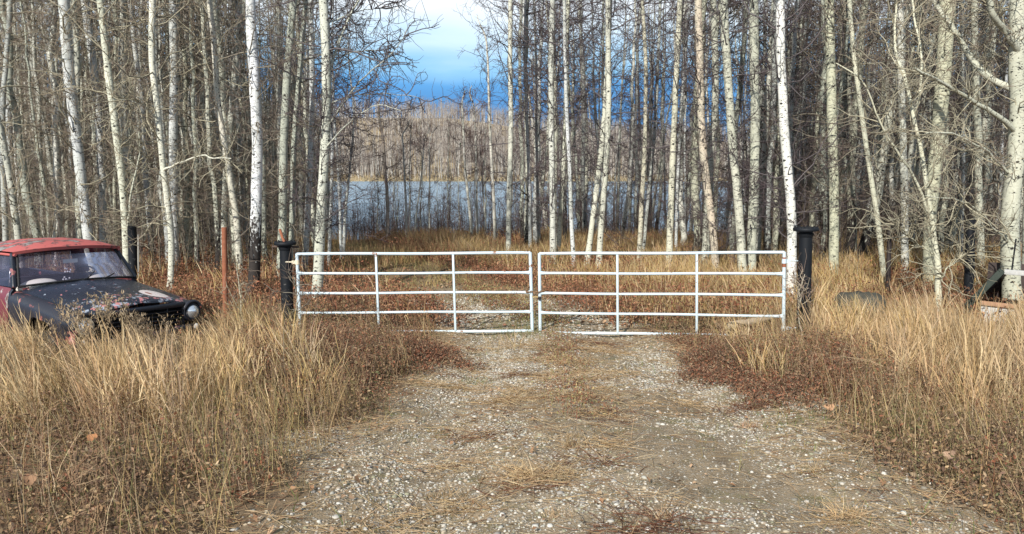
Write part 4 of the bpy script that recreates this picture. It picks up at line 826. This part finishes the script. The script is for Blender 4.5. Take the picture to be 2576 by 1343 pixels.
# ------------------------------------------------------------------ pipe posts
def pipe_post(label, ut, vt, ub, vb, d, wt, wb_, flange, name='gate_post'):
    T_ = at(ut, vt, d); Bt = at(ub, vb, d); Bt[2] = H(Bt[0], Bt[1]) - .08; o0 = Bt; k = d / F / 2
    g = thing(name, label, 'post', loc=o0, group='big black pipe gate posts')
    MB().tube([Bt - o0 + (T_ - Bt) * s for s in np.linspace(0, 1, 9)], np.linspace(wb_ * k, wt * k, 9) * (1 + rng.normal(0, .006, 9)), 28).build('pipe', TAR, g, smooth=True)
    ax = (T_ - Bt) / np.linalg.norm(T_ - Bt); t0 = T_ - o0
    MB().tube([t0 - ax * .03, t0 + ax * .0, t0 + ax * .025, t0 + ax * .03, t0 + ax * .07], [wt * k * 1.02, wt * k * 1.16, wt * k * 1.2, wt * k * 1.05, wt * k * 1.08], 28).build('collar', TAR, g, smooth=True)
    fr = flange * k; MB().tube([t0 + ax * .062, t0 + ax * .068, t0 + ax * .105, t0 + ax * .11], [fr * .97, fr, fr, fr * .96], 28).build('flange', TAR, g)
    for j in range(8):
        th = j * pi / 4 + .3; c = t0 + ax * .112 + np.array([math.cos(th), math.sin(th), 0]) * fr * .82
        MB().tube([c - ax * .004, c + ax * .018], .013, 6).build('bolt', TAR, g)
    return g, t0 + ax * .12 + o0
gp, tp = pipe_post('left black tarred pipe gate post with a flanged cap, leaning slightly', 718, 625, 726, 845, 11.85, 29, 32, 54)
gq, tq = pipe_post('right black tarred pipe gate post with a flanged cap, taller in the view', 2027, 591, 2020, 860, 10.95, 32, 35, 62)
# rusty bar on top of the left post
o = MB().beam(at(686, 620, 11.9), at(752, 621, 11.95), .05, .028).build('steel_bar', simple('dark_rust', (.09, .06, .045), .8, var=.5, scale=20)); tag(o, 'dark rusty flat bar lying under the cap behind the left gate post', 'bar')
o = MB().tube([at(717, 611, 11.86), at(710, 596, 11.88), at(704, 576, 11.9)], .022, 10).build('rusty_stub', RUST, smooth=True); tag(o, 'short rust red pipe stub leaning on top of the left gate post', 'pipe')
def pole(name, label, ut, vt, ub, vb, d, wpx, m_, cat='post', group='fence posts in the grass', cap_=True):
    T_ = at(ut, vt, d); Bt = at(ub, vb, d); Bt[2] = H(Bt[0], Bt[1]) - .1; k = wpx * d / F / 2
    mb = MB().tube([(T_ - Bt) * s for s in np.linspace(0, 1, 7)], k * (1 + rng.normal(0, .01, 7)), 16); o = mb.build(name, m_, smooth=True, loc=Bt); tag(o, label, cat, group); return o
pole('fence_post', 'black pipe post standing behind the truck windshield', 332, 569, 334, 700, 16.2, 21, TAR)
pole('fence_post', 'rust red pipe post right of the truck', 564, 572, 566, 790, 12.9, 13, RUST)
pole('fence_post', 'thin dark steel post right of the boulder', 2238, 578, 2234, 745, 14.3, 11, simple('dark_steel', (.03, .022, .02), .6, var=.5))
pole('fence_post', 'thick black pipe post near the wooden shelter at right', 2442, 552, 2437, 765, 13.9, 23, TAR)
pole('fence_post', 'thin pale steel rod right beside the black pipe post behind the truck', 348, 590, 346, 700, 16.6, 4, simple('pale_steel', (.35, .34, .3), .6))

# boulder, log, dark branch
def rock(label, c, s_, m_, seed):
    rg2 = np.random.default_rng(seed); nu, nv = 22, 14; V = []
    for i in range(nv + 1):
        for j in range(nu):
            th = pi * i / nv; ph = 2 * pi * j / nu; d_ = np.array([math.sin(th) * math.cos(ph), math.sin(th) * math.sin(ph), math.cos(th)])
            q = np.sign(d_) * np.abs(d_) ** .7; f = 1 + .16 * (float(vnoise(q[0] * 1.7 + 5, q[1] * 1.7 + q[2] * 2.1, 1, seed)) - .5) + .05 * rg2.normal() * (0 < i < nv)
            V.append(q * f * s_)
    i = np.arange((nv + 1) * nu).reshape(nv + 1, nu); j = np.roll(i, -1, 1); Q_ = np.stack([i[:-1], i[1:], j[1:], j[:-1]], -1).reshape(-1, 4)
    o = mesh('boulder', V, Q_, m_, smooth=True, loc=c); return tag(o, label, 'boulder')
p = at(2160, 800, 12.4); rock('grey lichen spotted boulder in the grass right of the right gate post', (p[0], p[1], float(H(p[0], p[1])) + .26), np.array([.44, .3, .28]), simple('mossy_rock', (.06, .058, .045), .9, var=.7, scale=9, bump=.8), 7)
p = gnd(1880, 828); o = MB().tube(resample([(-.35, -.1, .07), (-.1, 0, .1), (.15, .05, .12), (.4, .12, .17)], 8), [.05, .06, .06, .055, .055, .05, .05, .045], 10).build('log', simple('grey_deadwood', (.30, .24, .17), .9, var=.35, scale=30, bump=.6), smooth=True, loc=p); tag(o, 'short grey split log lying just behind the right gate leaf', 'log')
p = gnd(838, 712); o = MB().tube(resample([(-.45, 0, .02), (-.1, .05, .08), (.2, 0, .06), (.5, .06, .12)], 8), .028, 8).build('fallen_branch', simple('dark_deadwood', (.06, .035, .03), .9, var=.4, scale=20), smooth=True, loc=p); tag(o, 'dark fallen branch on leaf litter left of the track behind the gate', 'branch')
# saplings
for lab, pts, d, tw in (('leafless pale sapling between the rusty pipe and the left gate post', [(612, 850), (604, 760), (594, 720), (590, 650)], 11.6, TL), ('thin bare shoot crossing in front of the right gate post', [(2022, 850), (2010, 790), (2012, 750), (2020, 710), (2025, 690)], 10.7, (.35, .30, .22)), ('bare twiggy sapling beside the foot of the left gate post', [(752, 850), (746, 800), (744, 760), (735, 700)], 11.3, TM)):
    o = hero(lab, pts, 4, 2, d, tw if 'pale' not in lab else (.45, .40, .28), 0, top=0, n1=9, len1=(.15, .6), twig=tw, group=None, name='sapling', fine=(3, 2), z0=.35, up=.7, cat='sapling')

# ------------------------------------------------------------------ wooden shelter at the right edge
wp = at(2560, 800, 12.0); wz = float(H(wp[0], wp[1]))
sh = thing('wooden_shelter', 'low wooden shelter with green roof board and white ridge beam at the right photo edge', 'shelter', loc=(wp[0] - .02, wp[1], wz - .10), rz=R(-37))
WHT = simple('weathered_white_wood', (.42, .42, .40), .85, var=.35, scale=26, bump=.5); GRNW = simple('faded_green_wood', (.028, .038, .03), .8, var=.45, scale=20, bump=.4); ORW = simple('orange_board', (.34, .20, .12), .8, var=.4, scale=24, bump=.4); DKW = simple('dark_old_wood', (.06, .045, .04), .9, var=.4, scale=14)
RX = -.22; RZ = 1.0
MB().beam((RX, 0, RZ), (2.1, 0, RZ - .03), .09, .08).build('ridge_beam', WHT, sh, bevel=.006)
MB().beam((RX - .03, -.02, RZ + .02), (-.70, -.04, .38), .10, .16, up=(0, 1, 0)).build('roof_board', GRNW, sh, bevel=.006)
MB().beam((-.66, .0, .42), (-.80, 0, -.05), .10, .10, up=(0, 1, 0)).build('corner_post', GRNW, sh, bevel=.006)
mb = MB()
for i in range(5): mb.beam((-.62 + .02 * i, .10 + .27 * i, .46), (RX, .10 + .27 * i, RZ - .04), .25, .02, up=(0, 0, 1))
mb.build('roof_panel', DKW, sh)
MB().beam((-.52, -.06, .46), (2.1, -.06, .40), .05, .07).build('top_rail', ORW, sh, bevel=.005)
mb = MB()
for i in range(9): mb.box((-.38 + i * .27, -.03, .19), (.255, .022, .46))
mb.build('front_boards', WHT, sh, bevel=.003)
mb = MB(); mb.box((.8, 1.35, .5), (2.7, .03, 1.0)); mb.box((2.1, .65, .5), (.03, 1.37, 1.0)); mb.box((.75, .65, -.0), (2.8, 1.4, .03)); mb.build('back_panel', DKW, sh)
MB().tube([(RX + .10, 0, RZ + .04), (RX + .12, 0, RZ + .55)], .012, 8).build('hanging_rod', TAR, sh)

# ------------------------------------------------------------------ the old truck: x across (to the viewer's right), y back, z up
tr_c = np.array([-5.08, 10.0]); TZ = -.21
def car_paint(name, col, p2, amt, rough, extra=None):
    m, t, b = mat(name); b.inputs['Specular IOR Level'].default_value = .5
    tc = N(t, 'ShaderNodeTexCoord'); P = tc.outputs['Object']; n1 = noise(t, P, 4.2, 8, .6); n2 = noise(t, P, 25, 5, .6)
    base = mixc(t, noise(t, P, 1.5, 3), col, tuple(min(1, x * 1.35 + .008) for x in col))
    k = ramp(t, math_(t, 'ADD', n1, math_(t, 'MULTIPLY', n2, .15)), [(amt, (0, 0, 0)), (amt + .02, (1, 1, 1))])
    k2 = ramp(t, math_(t, 'ADD', n1, math_(t, 'MULTIPLY', n2, .15)), [(amt + .05, (0, 0, 0)), (amt + .07, (1, 1, 1))])
    c = mixc(t, k, base, p2[0]); c = mixc(t, k2, c, p2[1])
    if extra: c = extra(t, P, c, n2)
    L(t, c, b.inputs[0]); L(t, ramp(t, n2, [(.3, (rough - .1,) * 3), (.7, (rough + .15,) * 3)]), b.inputs['Roughness'])
    bp = N(t, 'ShaderNodeBump'); bp.inputs['Strength'].default_value = .25; bp.inputs['Distance'].default_value = .004; L(t, n2, bp.inputs['Height']); L(t, bp.outputs[0], b.inputs['Normal'])
    return m
def hood_extra(t, P, c, n2):
    sx = N(t, 'ShaderNodeSeparateXYZ'); L(t, P, sx.inputs[0])
    front = ramp(t, math_(t, 'MULTIPLY', sx.outputs[1], 1.0), [(.0, (1, 1, 1)), (.62, (0, 0, 0))])
    n = noise(t, P, 9, 5, .6); k = math_(t, 'ADD', n, math_(t, 'MULTIPLY', front, .14))
    c = mixc(t, ramp(t, k, [(.66, (0, 0, 0)), (.685, (1, 1, 1))]), c, (.30, .34, .40)); c = mixc(t, ramp(t, math_(t, 'ADD', noise(t, P, 13, 4), math_(t, 'MULTIPLY', front, .12)), [(.68, (0, 0, 0)), (.70, (1, 1, 1))]), c, (.50, .20, .20))
    # the big bare pinkish oval near the right front corner
    v = N(t, 'ShaderNodeVectorMath', operation='SUBTRACT'); L(t, P, v.inputs[0]); v.inputs[1].default_value = (.40, .37, 0)
    v2 = N(t, 'ShaderNodeVectorMath', operation='MULTIPLY'); L(t, v.outputs[0], v2.inputs[0]); v2.inputs[1].default_value = (1, .72, 0)
    ln = N(t, 'ShaderNodeVectorMath', operation='LENGTH'); L(t, v2.outputs[0], ln.inputs[0])
    k = math_(t, 'ADD', ln.outputs['Value'], math_(t, 'MULTIPLY', n2, .06))
    c = mixc(t, ramp(t, k, [(.195, (1, 1, 1)), (.205, (0, 0, 0))]), c, (.68, .60, .57))
    w = N(t, 'ShaderNodeVectorMath', operation='SUBTRACT'); L(t, P, w.inputs[0]); w.inputs[1].default_value = (.33, .38, 0)
    w2 = N(t, 'ShaderNodeVectorMath', operation='MULTIPLY'); L(t, w.outputs[0], w2.inputs[0]); w2.inputs[1].default_value = (2.6, 1, 0)
    l2 = N(t, 'ShaderNodeVectorMath', operation='LENGTH'); L(t, w2.outputs[0], l2.inputs[0])
    return mixc(t, ramp(t, l2.outputs['Value'], [(.075, (1, 1, 1)), (.085, (0, 0, 0))]), c, (.30, .12, .09))
PB = car_paint('worn_black_paint', (.008, .010, .016), ((.30, .11, .11), (.18, .08, .05)), .70, .32)
PH = car_paint('peeling_hood_paint', (.010, .014, .024), ((.06, .07, .09), (.25, .1, .1)), .74, .30, hood_extra)
PR = car_paint('faded_red_paint', (.36, .085, .075), ((.10, .05, .045), (.26, .24, .22)), .61, .55)
PF = car_paint('fender_paint', (.014, .014, .02), ((.28, .08, .07), (.40, .22, .2)), .67, .35)
CH = simple('chrome', (.75, .75, .75), .15, 1, .05); BLK = simple('black_rubber', (.012, .012, .012), .7); INT = simple('dull_interior', (.09, .035, .035), .8); CRM = simple('cream_vinyl', (.74, .71, .60), .6, var=.06)
gm, t, b = mat('windshield_glass'); tr_ = N(t, 'ShaderNodeBsdfTransparent'); tr_.inputs[0].default_value = (.84, .82, .88, 1); gl = N(t, 'ShaderNodeBsdfGlossy'); gl.inputs['Roughness'].default_value = .06; gl.inputs[0].default_value = (.80, .78, .9, 1)
fr = N(t, 'ShaderNodeFresnel'); fr.inputs[0].default_value = 1.5; ms = N(t, 'ShaderNodeMixShader'); df = N(t, 'ShaderNodeBsdfDiffuse'); df.inputs[0].default_value = (.22, .20, .28, 1); ms2 = N(t, 'ShaderNodeMixShader')
tc = N(t, 'ShaderNodeTexCoord'); dust = ramp(t, noise(t, mapping(t, tc.outputs['Object'], (2, 1, 1.2)), 1.5, 4), [(.3, (.04,) * 3), (.7, (.15,) * 3)])
L(t, dust, ms2.inputs[0]); L(t, tr_.outputs[0], ms2.inputs[1]); L(t, df.outputs[0], ms2.inputs[2]); L(t, math_(t, 'MULTIPLY', fr.outputs[0], .75, True), ms.inputs[0]); L(t, ms2.outputs[0], ms.inputs[1]); L(t, gl.outputs[0], ms.inputs[2]); L(t, ms.outputs[0], t.nodes['Material Output'].inputs[0]); GL = gm

tk = thing('old_truck', 'abandoned old truck with faded red roof and flaking black bonnet, sunk in tall dry grass', 'truck', loc=(tr_c[0], tr_c[1], TZ), rz=R(57))
tk.rotation_euler = (0, R(2), R(57))
sm = lambda a, b, n: a + (b - a) * np.linspace(0, 1, n)
# bonnet: crowned sheet narrowing to the nose, with thickness turned down at its edges
def hood_z(s, f):    # s across -1..1, f 0 front .. 1 cowl
    return .945 + .185 * f ** .8 + .10 * (1 - np.abs(s) ** 2.6) * (1 - .25 * f) + .018 * np.exp(-(s / .12) ** 2)
HW = lambda f: .70 + .09 * f
G = []
for f in np.linspace(0, 1, 22):
    row = [(s * HW(f),   .03 + 1.55 * f + .03 * s * s * (1 - f) * 2 - .0, hood_z(s, f)) for s in np.linspace(-1, 1, 29)]
    row = [(row[0][0] - .005, row[0][1], row[0][2] - .05)] + row + [(row[-1][0] + .005, row[-1][1], row[-1][2] - .05)]; G.append(row)
G = [[(a * .99, b_ - .035, c - .045) for a, b_, c in G[0]]] + [[(a, b_ - .03, c - .02) for a, b_, c in G[0]]] + G
MB().grid(np.array(G)[::-1]).build('bonnet', PH, tk, smooth=True)
# front wings: loft of rounded sections, with arch cut out
for sg in (-1, 1):
    secs = []
    for yv in np.linspace(.04, 1.66, 34):
        f = yv / 1.60; e0 = math.sqrt(max(0, 1 - max(0, (.16 - yv) / .17) ** 2)); xo = .93 - .06 * (1 - e0) - .05 * max(0, 1 - yv / .3)
        zt = hood_z(1, min(f, 1)) - .03 - .05 * (1 - e0) - .02 * max(0, 1 - yv / .4); xi = HW(min(f, 1)) - .01
        arch = .30 if (.36 < yv < 1.12) else 0
        zb = .50; 
        if .45 < yv < 1.25: zb = .50 + .36 * math.sqrt(max(0, 1 - ((yv - .85) / .40) ** 2))
        row = [(xi, zt + .0), (xi + (xo - xi) * .35, zt + .012), (xi + (xo - xi) * .7, zt - .012), (xo - .02, zt - .05), (xo, zt - .11), (xo + .005, zt - .2), (xo, max(zb, .62) if zb < .62 else zb), (xo - .01, zb)]
        secs.append([(sg * a, yv, c) for a, c in row])
    secs = np.array(secs); MB().grid(secs if sg > 0 else secs[::-1]).build('wing', PF, tk, smooth=True)
# nose: surround with headlight bezels, grille opening
mb = MB(); 
for sg in (-1, 1):
    mb.tube([(sg * .77, .005, .80), (sg * .77, .02, .80), (sg * .772, .10, .80), (sg * .775, .34, .80)], [.128, .142, .155, .155], 24); mb.box((sg * .66, .03, .555), (.34, .06, .13)); mb.box((sg * .645, .06, .76), (.05, .06, .36))
mb.box((0, .015, .545), (1.2, .05, .10)); mb.box((0, .02, .925), (1.30, .06, .075)); mb.build('nose_panel', PB, tk, bevel=.018)
MB().box((0, .16, .73), (1.26, .02, .36)).build('radiator', BLK, tk)
mb = MB()
for i in range(6): mb.box((0, .03 + .004 * i, .62 + .055 * i), (1.24, .03, .018))
for x in (-.4, 0, .4): mb.box((x, .05, .74), (.02, .02, .33))
mb.build('grille', simple('grille_black', (.03, .03, .035), .35, .5), tk, bevel=.004)
for sg in (-1, 1):
    hl = MB().disc((sg * .765, -.015, .80), (0, -1, 0), .092, 28, .035).build('headlight', simple('headlight_glass', (.75, .78, .80), .12, .75, .12, 30, .2), tk, smooth=True)
    th = np.linspace(0, 2 * pi, 33); MB().tube([(sg * .765 + .102 * math.cos(a), -.008, .80 + .102 * math.sin(a)) for a in th], .012, 8, cap=False).build('bezel', PB if sg > 0 else IVORY, hl, smooth=True)
    MB().tube([(sg * .765 + .135 * math.cos(a), -.005, .82 + .135 * math.sin(a)) for a in np.linspace(.1, pi - .1, 16)], [.006] + [.022] * 14 + [.006], 8).build('brow', PF, hl, smooth=True)
    MB().disc((sg * .80, -.03, .585), (0, -1, 0), .042, 18, .02).build('indicator', simple('indicator_lens', (.75, .72, .65), .25, .3), tk, smooth=True)
mb = MB(); mb.tube(resample([(-.98, .05, .44), (-.9, -.10, .44), (-.5, -.16, .44), (.5, -.16, .44), (.9, -.10, .44), (.98, .05, .44)], 20), .062, 12); mb.build('bumper', PB, tk, smooth=True)
# cowl and cab lower body
mb = MB(); mb.grid([[(x, 1.235 + .0 * x, hood_z(x / .78, 1) - .012 - .02 * (abs(x) > .7)) for x in sm(-.78, .78, 17)], [(x, 1.34 - .10 * (x / .78) ** 2, 1.262 + .04 * (1 - (x / .78) ** 2)) for x in sm(-.78, .78, 17)]][::-1]); mb.build('cowl', PR, tk, smooth=True)
for sg in (-1, 1):
    sec = [(.86, 1.26), (.90, 1.21), (.925, 1.08), (.93, .8), (.91, .5), (.86, .42)]
    d1 = MB(); Gd = np.array([[(sg * a, yv, c) for a, c in sec] for yv in sm(1.36, 2.32, 5)]); d1.grid(Gd if sg > 0 else Gd[::-1]); dr_ = d1.build('door', PB if sg > 0 else car_paint('dark_red_door', (.12, .02, .03), ((.3, .28, .26), (.12, .06, .05)), .66, .4), tk, smooth=True)
    MB().tube([(sg * .94, 2.2, 1.02), (sg * .975, 2.19, 1.02), (sg * .975, 2.08, 1.015)], .011, 8).build('handle', CH, dr_, smooth=True)
    d2 = MB(); Gd = np.array([[(sg * a, yv, c) for a, c in sec] for yv in (1.30, 1.352)]); d2.grid(Gd if sg > 0 else Gd[::-1]); d2.build('side_panel', PB, tk, smooth=True); d2 = MB(); Gd = np.array([[(sg * a, yv, c) for a, c in sec] for yv in (2.328, 2.72)]); d2.grid(Gd if sg > 0 else Gd[::-1]); d2.build('side_panel', PB, tk, smooth=True)
# cab frame above the belt
WB = np.array([.83, 1.26, 1.275]); WT = np.array([.70, 1.56, 1.735]); 
def wpt(s, f):     # point on the windshield surface: s across, f up
    w_ = WB[0] * (1 - f) + WT[0] * f; bow = .13 * (1 - s * s); return np.array([s * w_, WB[1] * (1 - f) + WT[1] * f - bow * (.75 if f > .5 else .85) + .0, WB[2] + (WT[2] - WB[2]) * f + (.045 * (1 - s * s)) * (1 if f > .5 else .9)])
CY, CZ_ = .35, -.105
MB().grid([[wpt(s, f) for s in sm(-.97, .97, 21)] for f in sm(.03, .97, 9)]).build('windshield', GL, tk, smooth=True)
mb = MB(); ring = [wpt(s, .015) for s in sm(-.985, .985, 21)] + [wpt(.985, f) for f in sm(.1, .9, 6)] + [wpt(s, .985) for s in sm(.985, -.985, 21)] + [wpt(-.985, f) for f in sm(.9, .015, 7)]
mb.tube(ring, .016, 8); mb.build('windshield_seal', BLK, tk, smooth=True)
for sg in (-1, 1):
    MB().beam(wpt(sg * 1.02, -.02) + (sg * .02, .03, 0), wpt(sg * 1.02, 1.0) + (sg * .015, .04, 0), .055, .07, up=(0, 1, 0)).build('pillar', PB if sg > 0 else PB, tk, bevel=.01)
    MB().beam((sg * .86, 2.32, 1.25), (sg * .74, 2.34, 1.70), .055, .06, up=(0, 1, 0)).build('pillar', PB, tk, bevel=.01)
    MB().beam((sg * .83, 1.52, 1.27), (sg * .725, 1.66, 1.66), .014, .02, up=(0, 1, 0)).build('vent_bar', CH, tk)
    MB().grid(np.array([[(sg * (.855 - .13 * f), 1.34 + .23 * f + (2.29 - 1.34 - .23 * f) * s, 1.27 + .41 * f) for s in sm(0, 1, 3)] for f in sm(0, 1, 3)])).build('side_window', GL, tk)
# roof: domed, overhanging the glass
G = []
for yv in np.linspace(0, 1, 16):
    G.append([(s * (.77 + .03 * math.sin(pi * yv)) , 1.47 + 1.22 * yv - .13 * (1 - s * s) * (1 - yv) + .03 * s * s, 1.75 + .10 * (1 - abs(s) ** 3.2) * (1 - abs(2 * yv - 1) ** 3.4 * .75) + .035 * (1 - s * s) ) for s in np.linspace(-1, 1, 25)])
G = np.array(G); edge = lambda r_, dz, dy: [(a, b_ + dy, c - dz) for a, b_, c in r_]
MB().grid(np.concatenate([[edge(G[0], .045, .02)], G, [edge(G[-1], .05, 0)]])[::-1]).build('roof', PR, tk, smooth=True)
mb = MB()
for sg in (-1, 1): mb.tube([(sg * (.74 + .03 * math.sin(pi * f)), 1.49 + 1.2 * f, 1.705) for f in sm(0, 1, 9)], .018, 8)
mb.build('drip_rail', PR, tk, smooth=True)
# back of cab with its window opening
mb = MB(); mb.box((0, 2.70, .85), (1.70, .04, .80)); mb.box((0, 2.70, 1.67), (1.42, .04, .10))
for sg in (-1, 1): mb.beam((sg * .80, 2.70, 1.25), (sg * .70, 2.70, 1.66), .20, .04, up=(0, 1, 0))
mb.build('cab_back', INT, tk); MB().box((0, 2.70, 1.43), (1.35, .008, .40)).build('rear_window', GL, tk)
# inside
MB().grid([[(x, yv, 1.22 + .02 * math.sin(x * 2) - .10 * (yv - 1.3)) for x in sm(-.76, .76, 9)] for yv in sm(1.30, 1.62, 5)][::-1]).build('dashboard', INT, tk, smooth=True)
mb = MB(); mb.box((0, 2.15, .72), (1.5, .55, .2)); mb.box((0, 2.48, 1.02), (1.5, .16, .52)); mb.build('bench_seat', simple('seat_vinyl', (.035, .03, .05), .5), tk, bevel=.04)
th = np.linspace(0, 2 * pi, 29); st = MB(); c = np.array([.36, 1.72, 1.27]); a1 = np.array([1, 0, 0]); a2 = np.array([0, .45, .89])
st.tube([c + .20 * (a1 * math.cos(a) + a2 * math.sin(a)) for a in th], .012, 8, cap=False); st.tube([c - a1 * .19, c, c + a1 * .19], .009, 6); st.tube([c, c + (0, -.25, -.25)], .018, 8); st.build('steering_wheel', BLK, tk, smooth=True)
mr = MB(); mr.box((0, 1.50, 1.575), (.21, .02, .06)); mr.tube([(0, 1.50, 1.60), (0, 1.48, 1.72)], .006, 6); mr.build('mirror', simple('mirror_housing', (.62, .66, .62), .4), tk, bevel=.012)
for sx_ in (-.05, .32):
    MB().tube([wpt(sx_, .0) + (0, -.03, -.005), wpt(sx_ + .14, .07) + (0, -.035, 0), wpt(sx_ + .30, .16 if sx_ > 0 else .26) + (0, -.03, 0)], .007, 6).build('wiper', BLK, tk, smooth=True)
# pickup box and wheels
mb = MB(); mb.box((-.88, 3.75, .88), (.06, 1.95, .60)); mb.box((.88, 3.75, .88), (.06, 1.95, .60)); mb.box((0, 2.80, .88), (1.72, .05, .60)); mb.box((0, 4.72, .88), (1.72, .05, .60)); mb.box((0, 3.75, .62), (1.72, 1.9, .05)); mb.build('cargo_bed', PB, tk, bevel=.02)
for sg in (-1, 1):
    for yv in (.74, 3.75):
        wl = thing('wheel', None, None); wl.parent = tk; wl.location = (sg * .80, yv, .30)
        th = np.linspace(0, 2 * pi, 33); MB().tube([(0, .27 * math.cos(a), .27 * math.sin(a)) for a in th], .085, 10, cap=False).build('tyre', BLK, wl, smooth=True)
        MB().disc((sg * .05, 0, 0), (sg, 0, 0), .19, 20, .03).build('rim', IVORY, wl, smooth=True)
FRONT = ('bonnet', 'wing', 'nose_panel', 'radiator', 'grille', 'headlight', 'indicator', 'bumper')
for ch in tk.children:
    if ch.name.split('.')[0] in FRONT: continue
    if ch.name.startswith('wheel'): ch.location.y += .12 if ch.location.y < 2 else .35; continue
    ch.location.y += CY; ch.location.z += CZ_
# things lying inside the windshield
def tw(x, y, z): 
    y += CY; z += CZ_ - .035 * x; a = R(57); return (tr_c[0] + x * math.cos(a) - y * math.sin(a), tr_c[1] + x * math.sin(a) + y * math.cos(a), TZ + z)
for lab, x, y_, rx in (('cream half round pad on the dashboard at the left side of the windshield', -.50, 1.33, .27), ('cream half round pad on the dashboard before the steering wheel', .42, 1.345, .27)):
    G = [[(rx * math.cos(a) * math.cos(e2), -.12 * math.sin(a) * math.cos(e2), .115 * math.sin(e2)) for a in np.linspace(-pi, pi, 25)] for e2 in np.linspace(0, pi / 2 - .01, 8)]; G2 = []
    o = MB().grid(np.array(G + G2)).build('dash_pad', CRM, smooth=True, loc=tw(x, y_ + .0, 1.25)); o.rotation_euler = (0, R(4 if x > 0 else -5), R(57 + (14 if x > 0 else -14))); tag(o, lab, 'pad', 'cream pads on the truck dashboard')
mb = MB(); rd = simple('white_beads', (.75, .75, .78), .5)
mb.tube([(0, 0, .16), (0, 0, 0)], .002, 5)
for dx, dz in ((-.035, -.02), (.03, -.03), (-.01, .02), (.045, .0), (-.05, -.10), (-.03, -.13), (-.07, -.13), (-.05, -.16), (-.01, -.15), (.02, -.12), (.0, -.02), (-.03, .03)):
    mb.disc((dx, -.01, dz), (0, -1, 0), .014, 10, .008, 2); mb.disc((dx, -.006, dz), (0, 1, 0), .014, 10, .008, 2)
o = mb.build('mirror_charm', rd, loc=tw(.0, 1.50, 1.44)); o.rotation_euler = (0, 0, R(57)); tag(o, 'cluster of white beads hanging from the truck mirror', 'ornament')
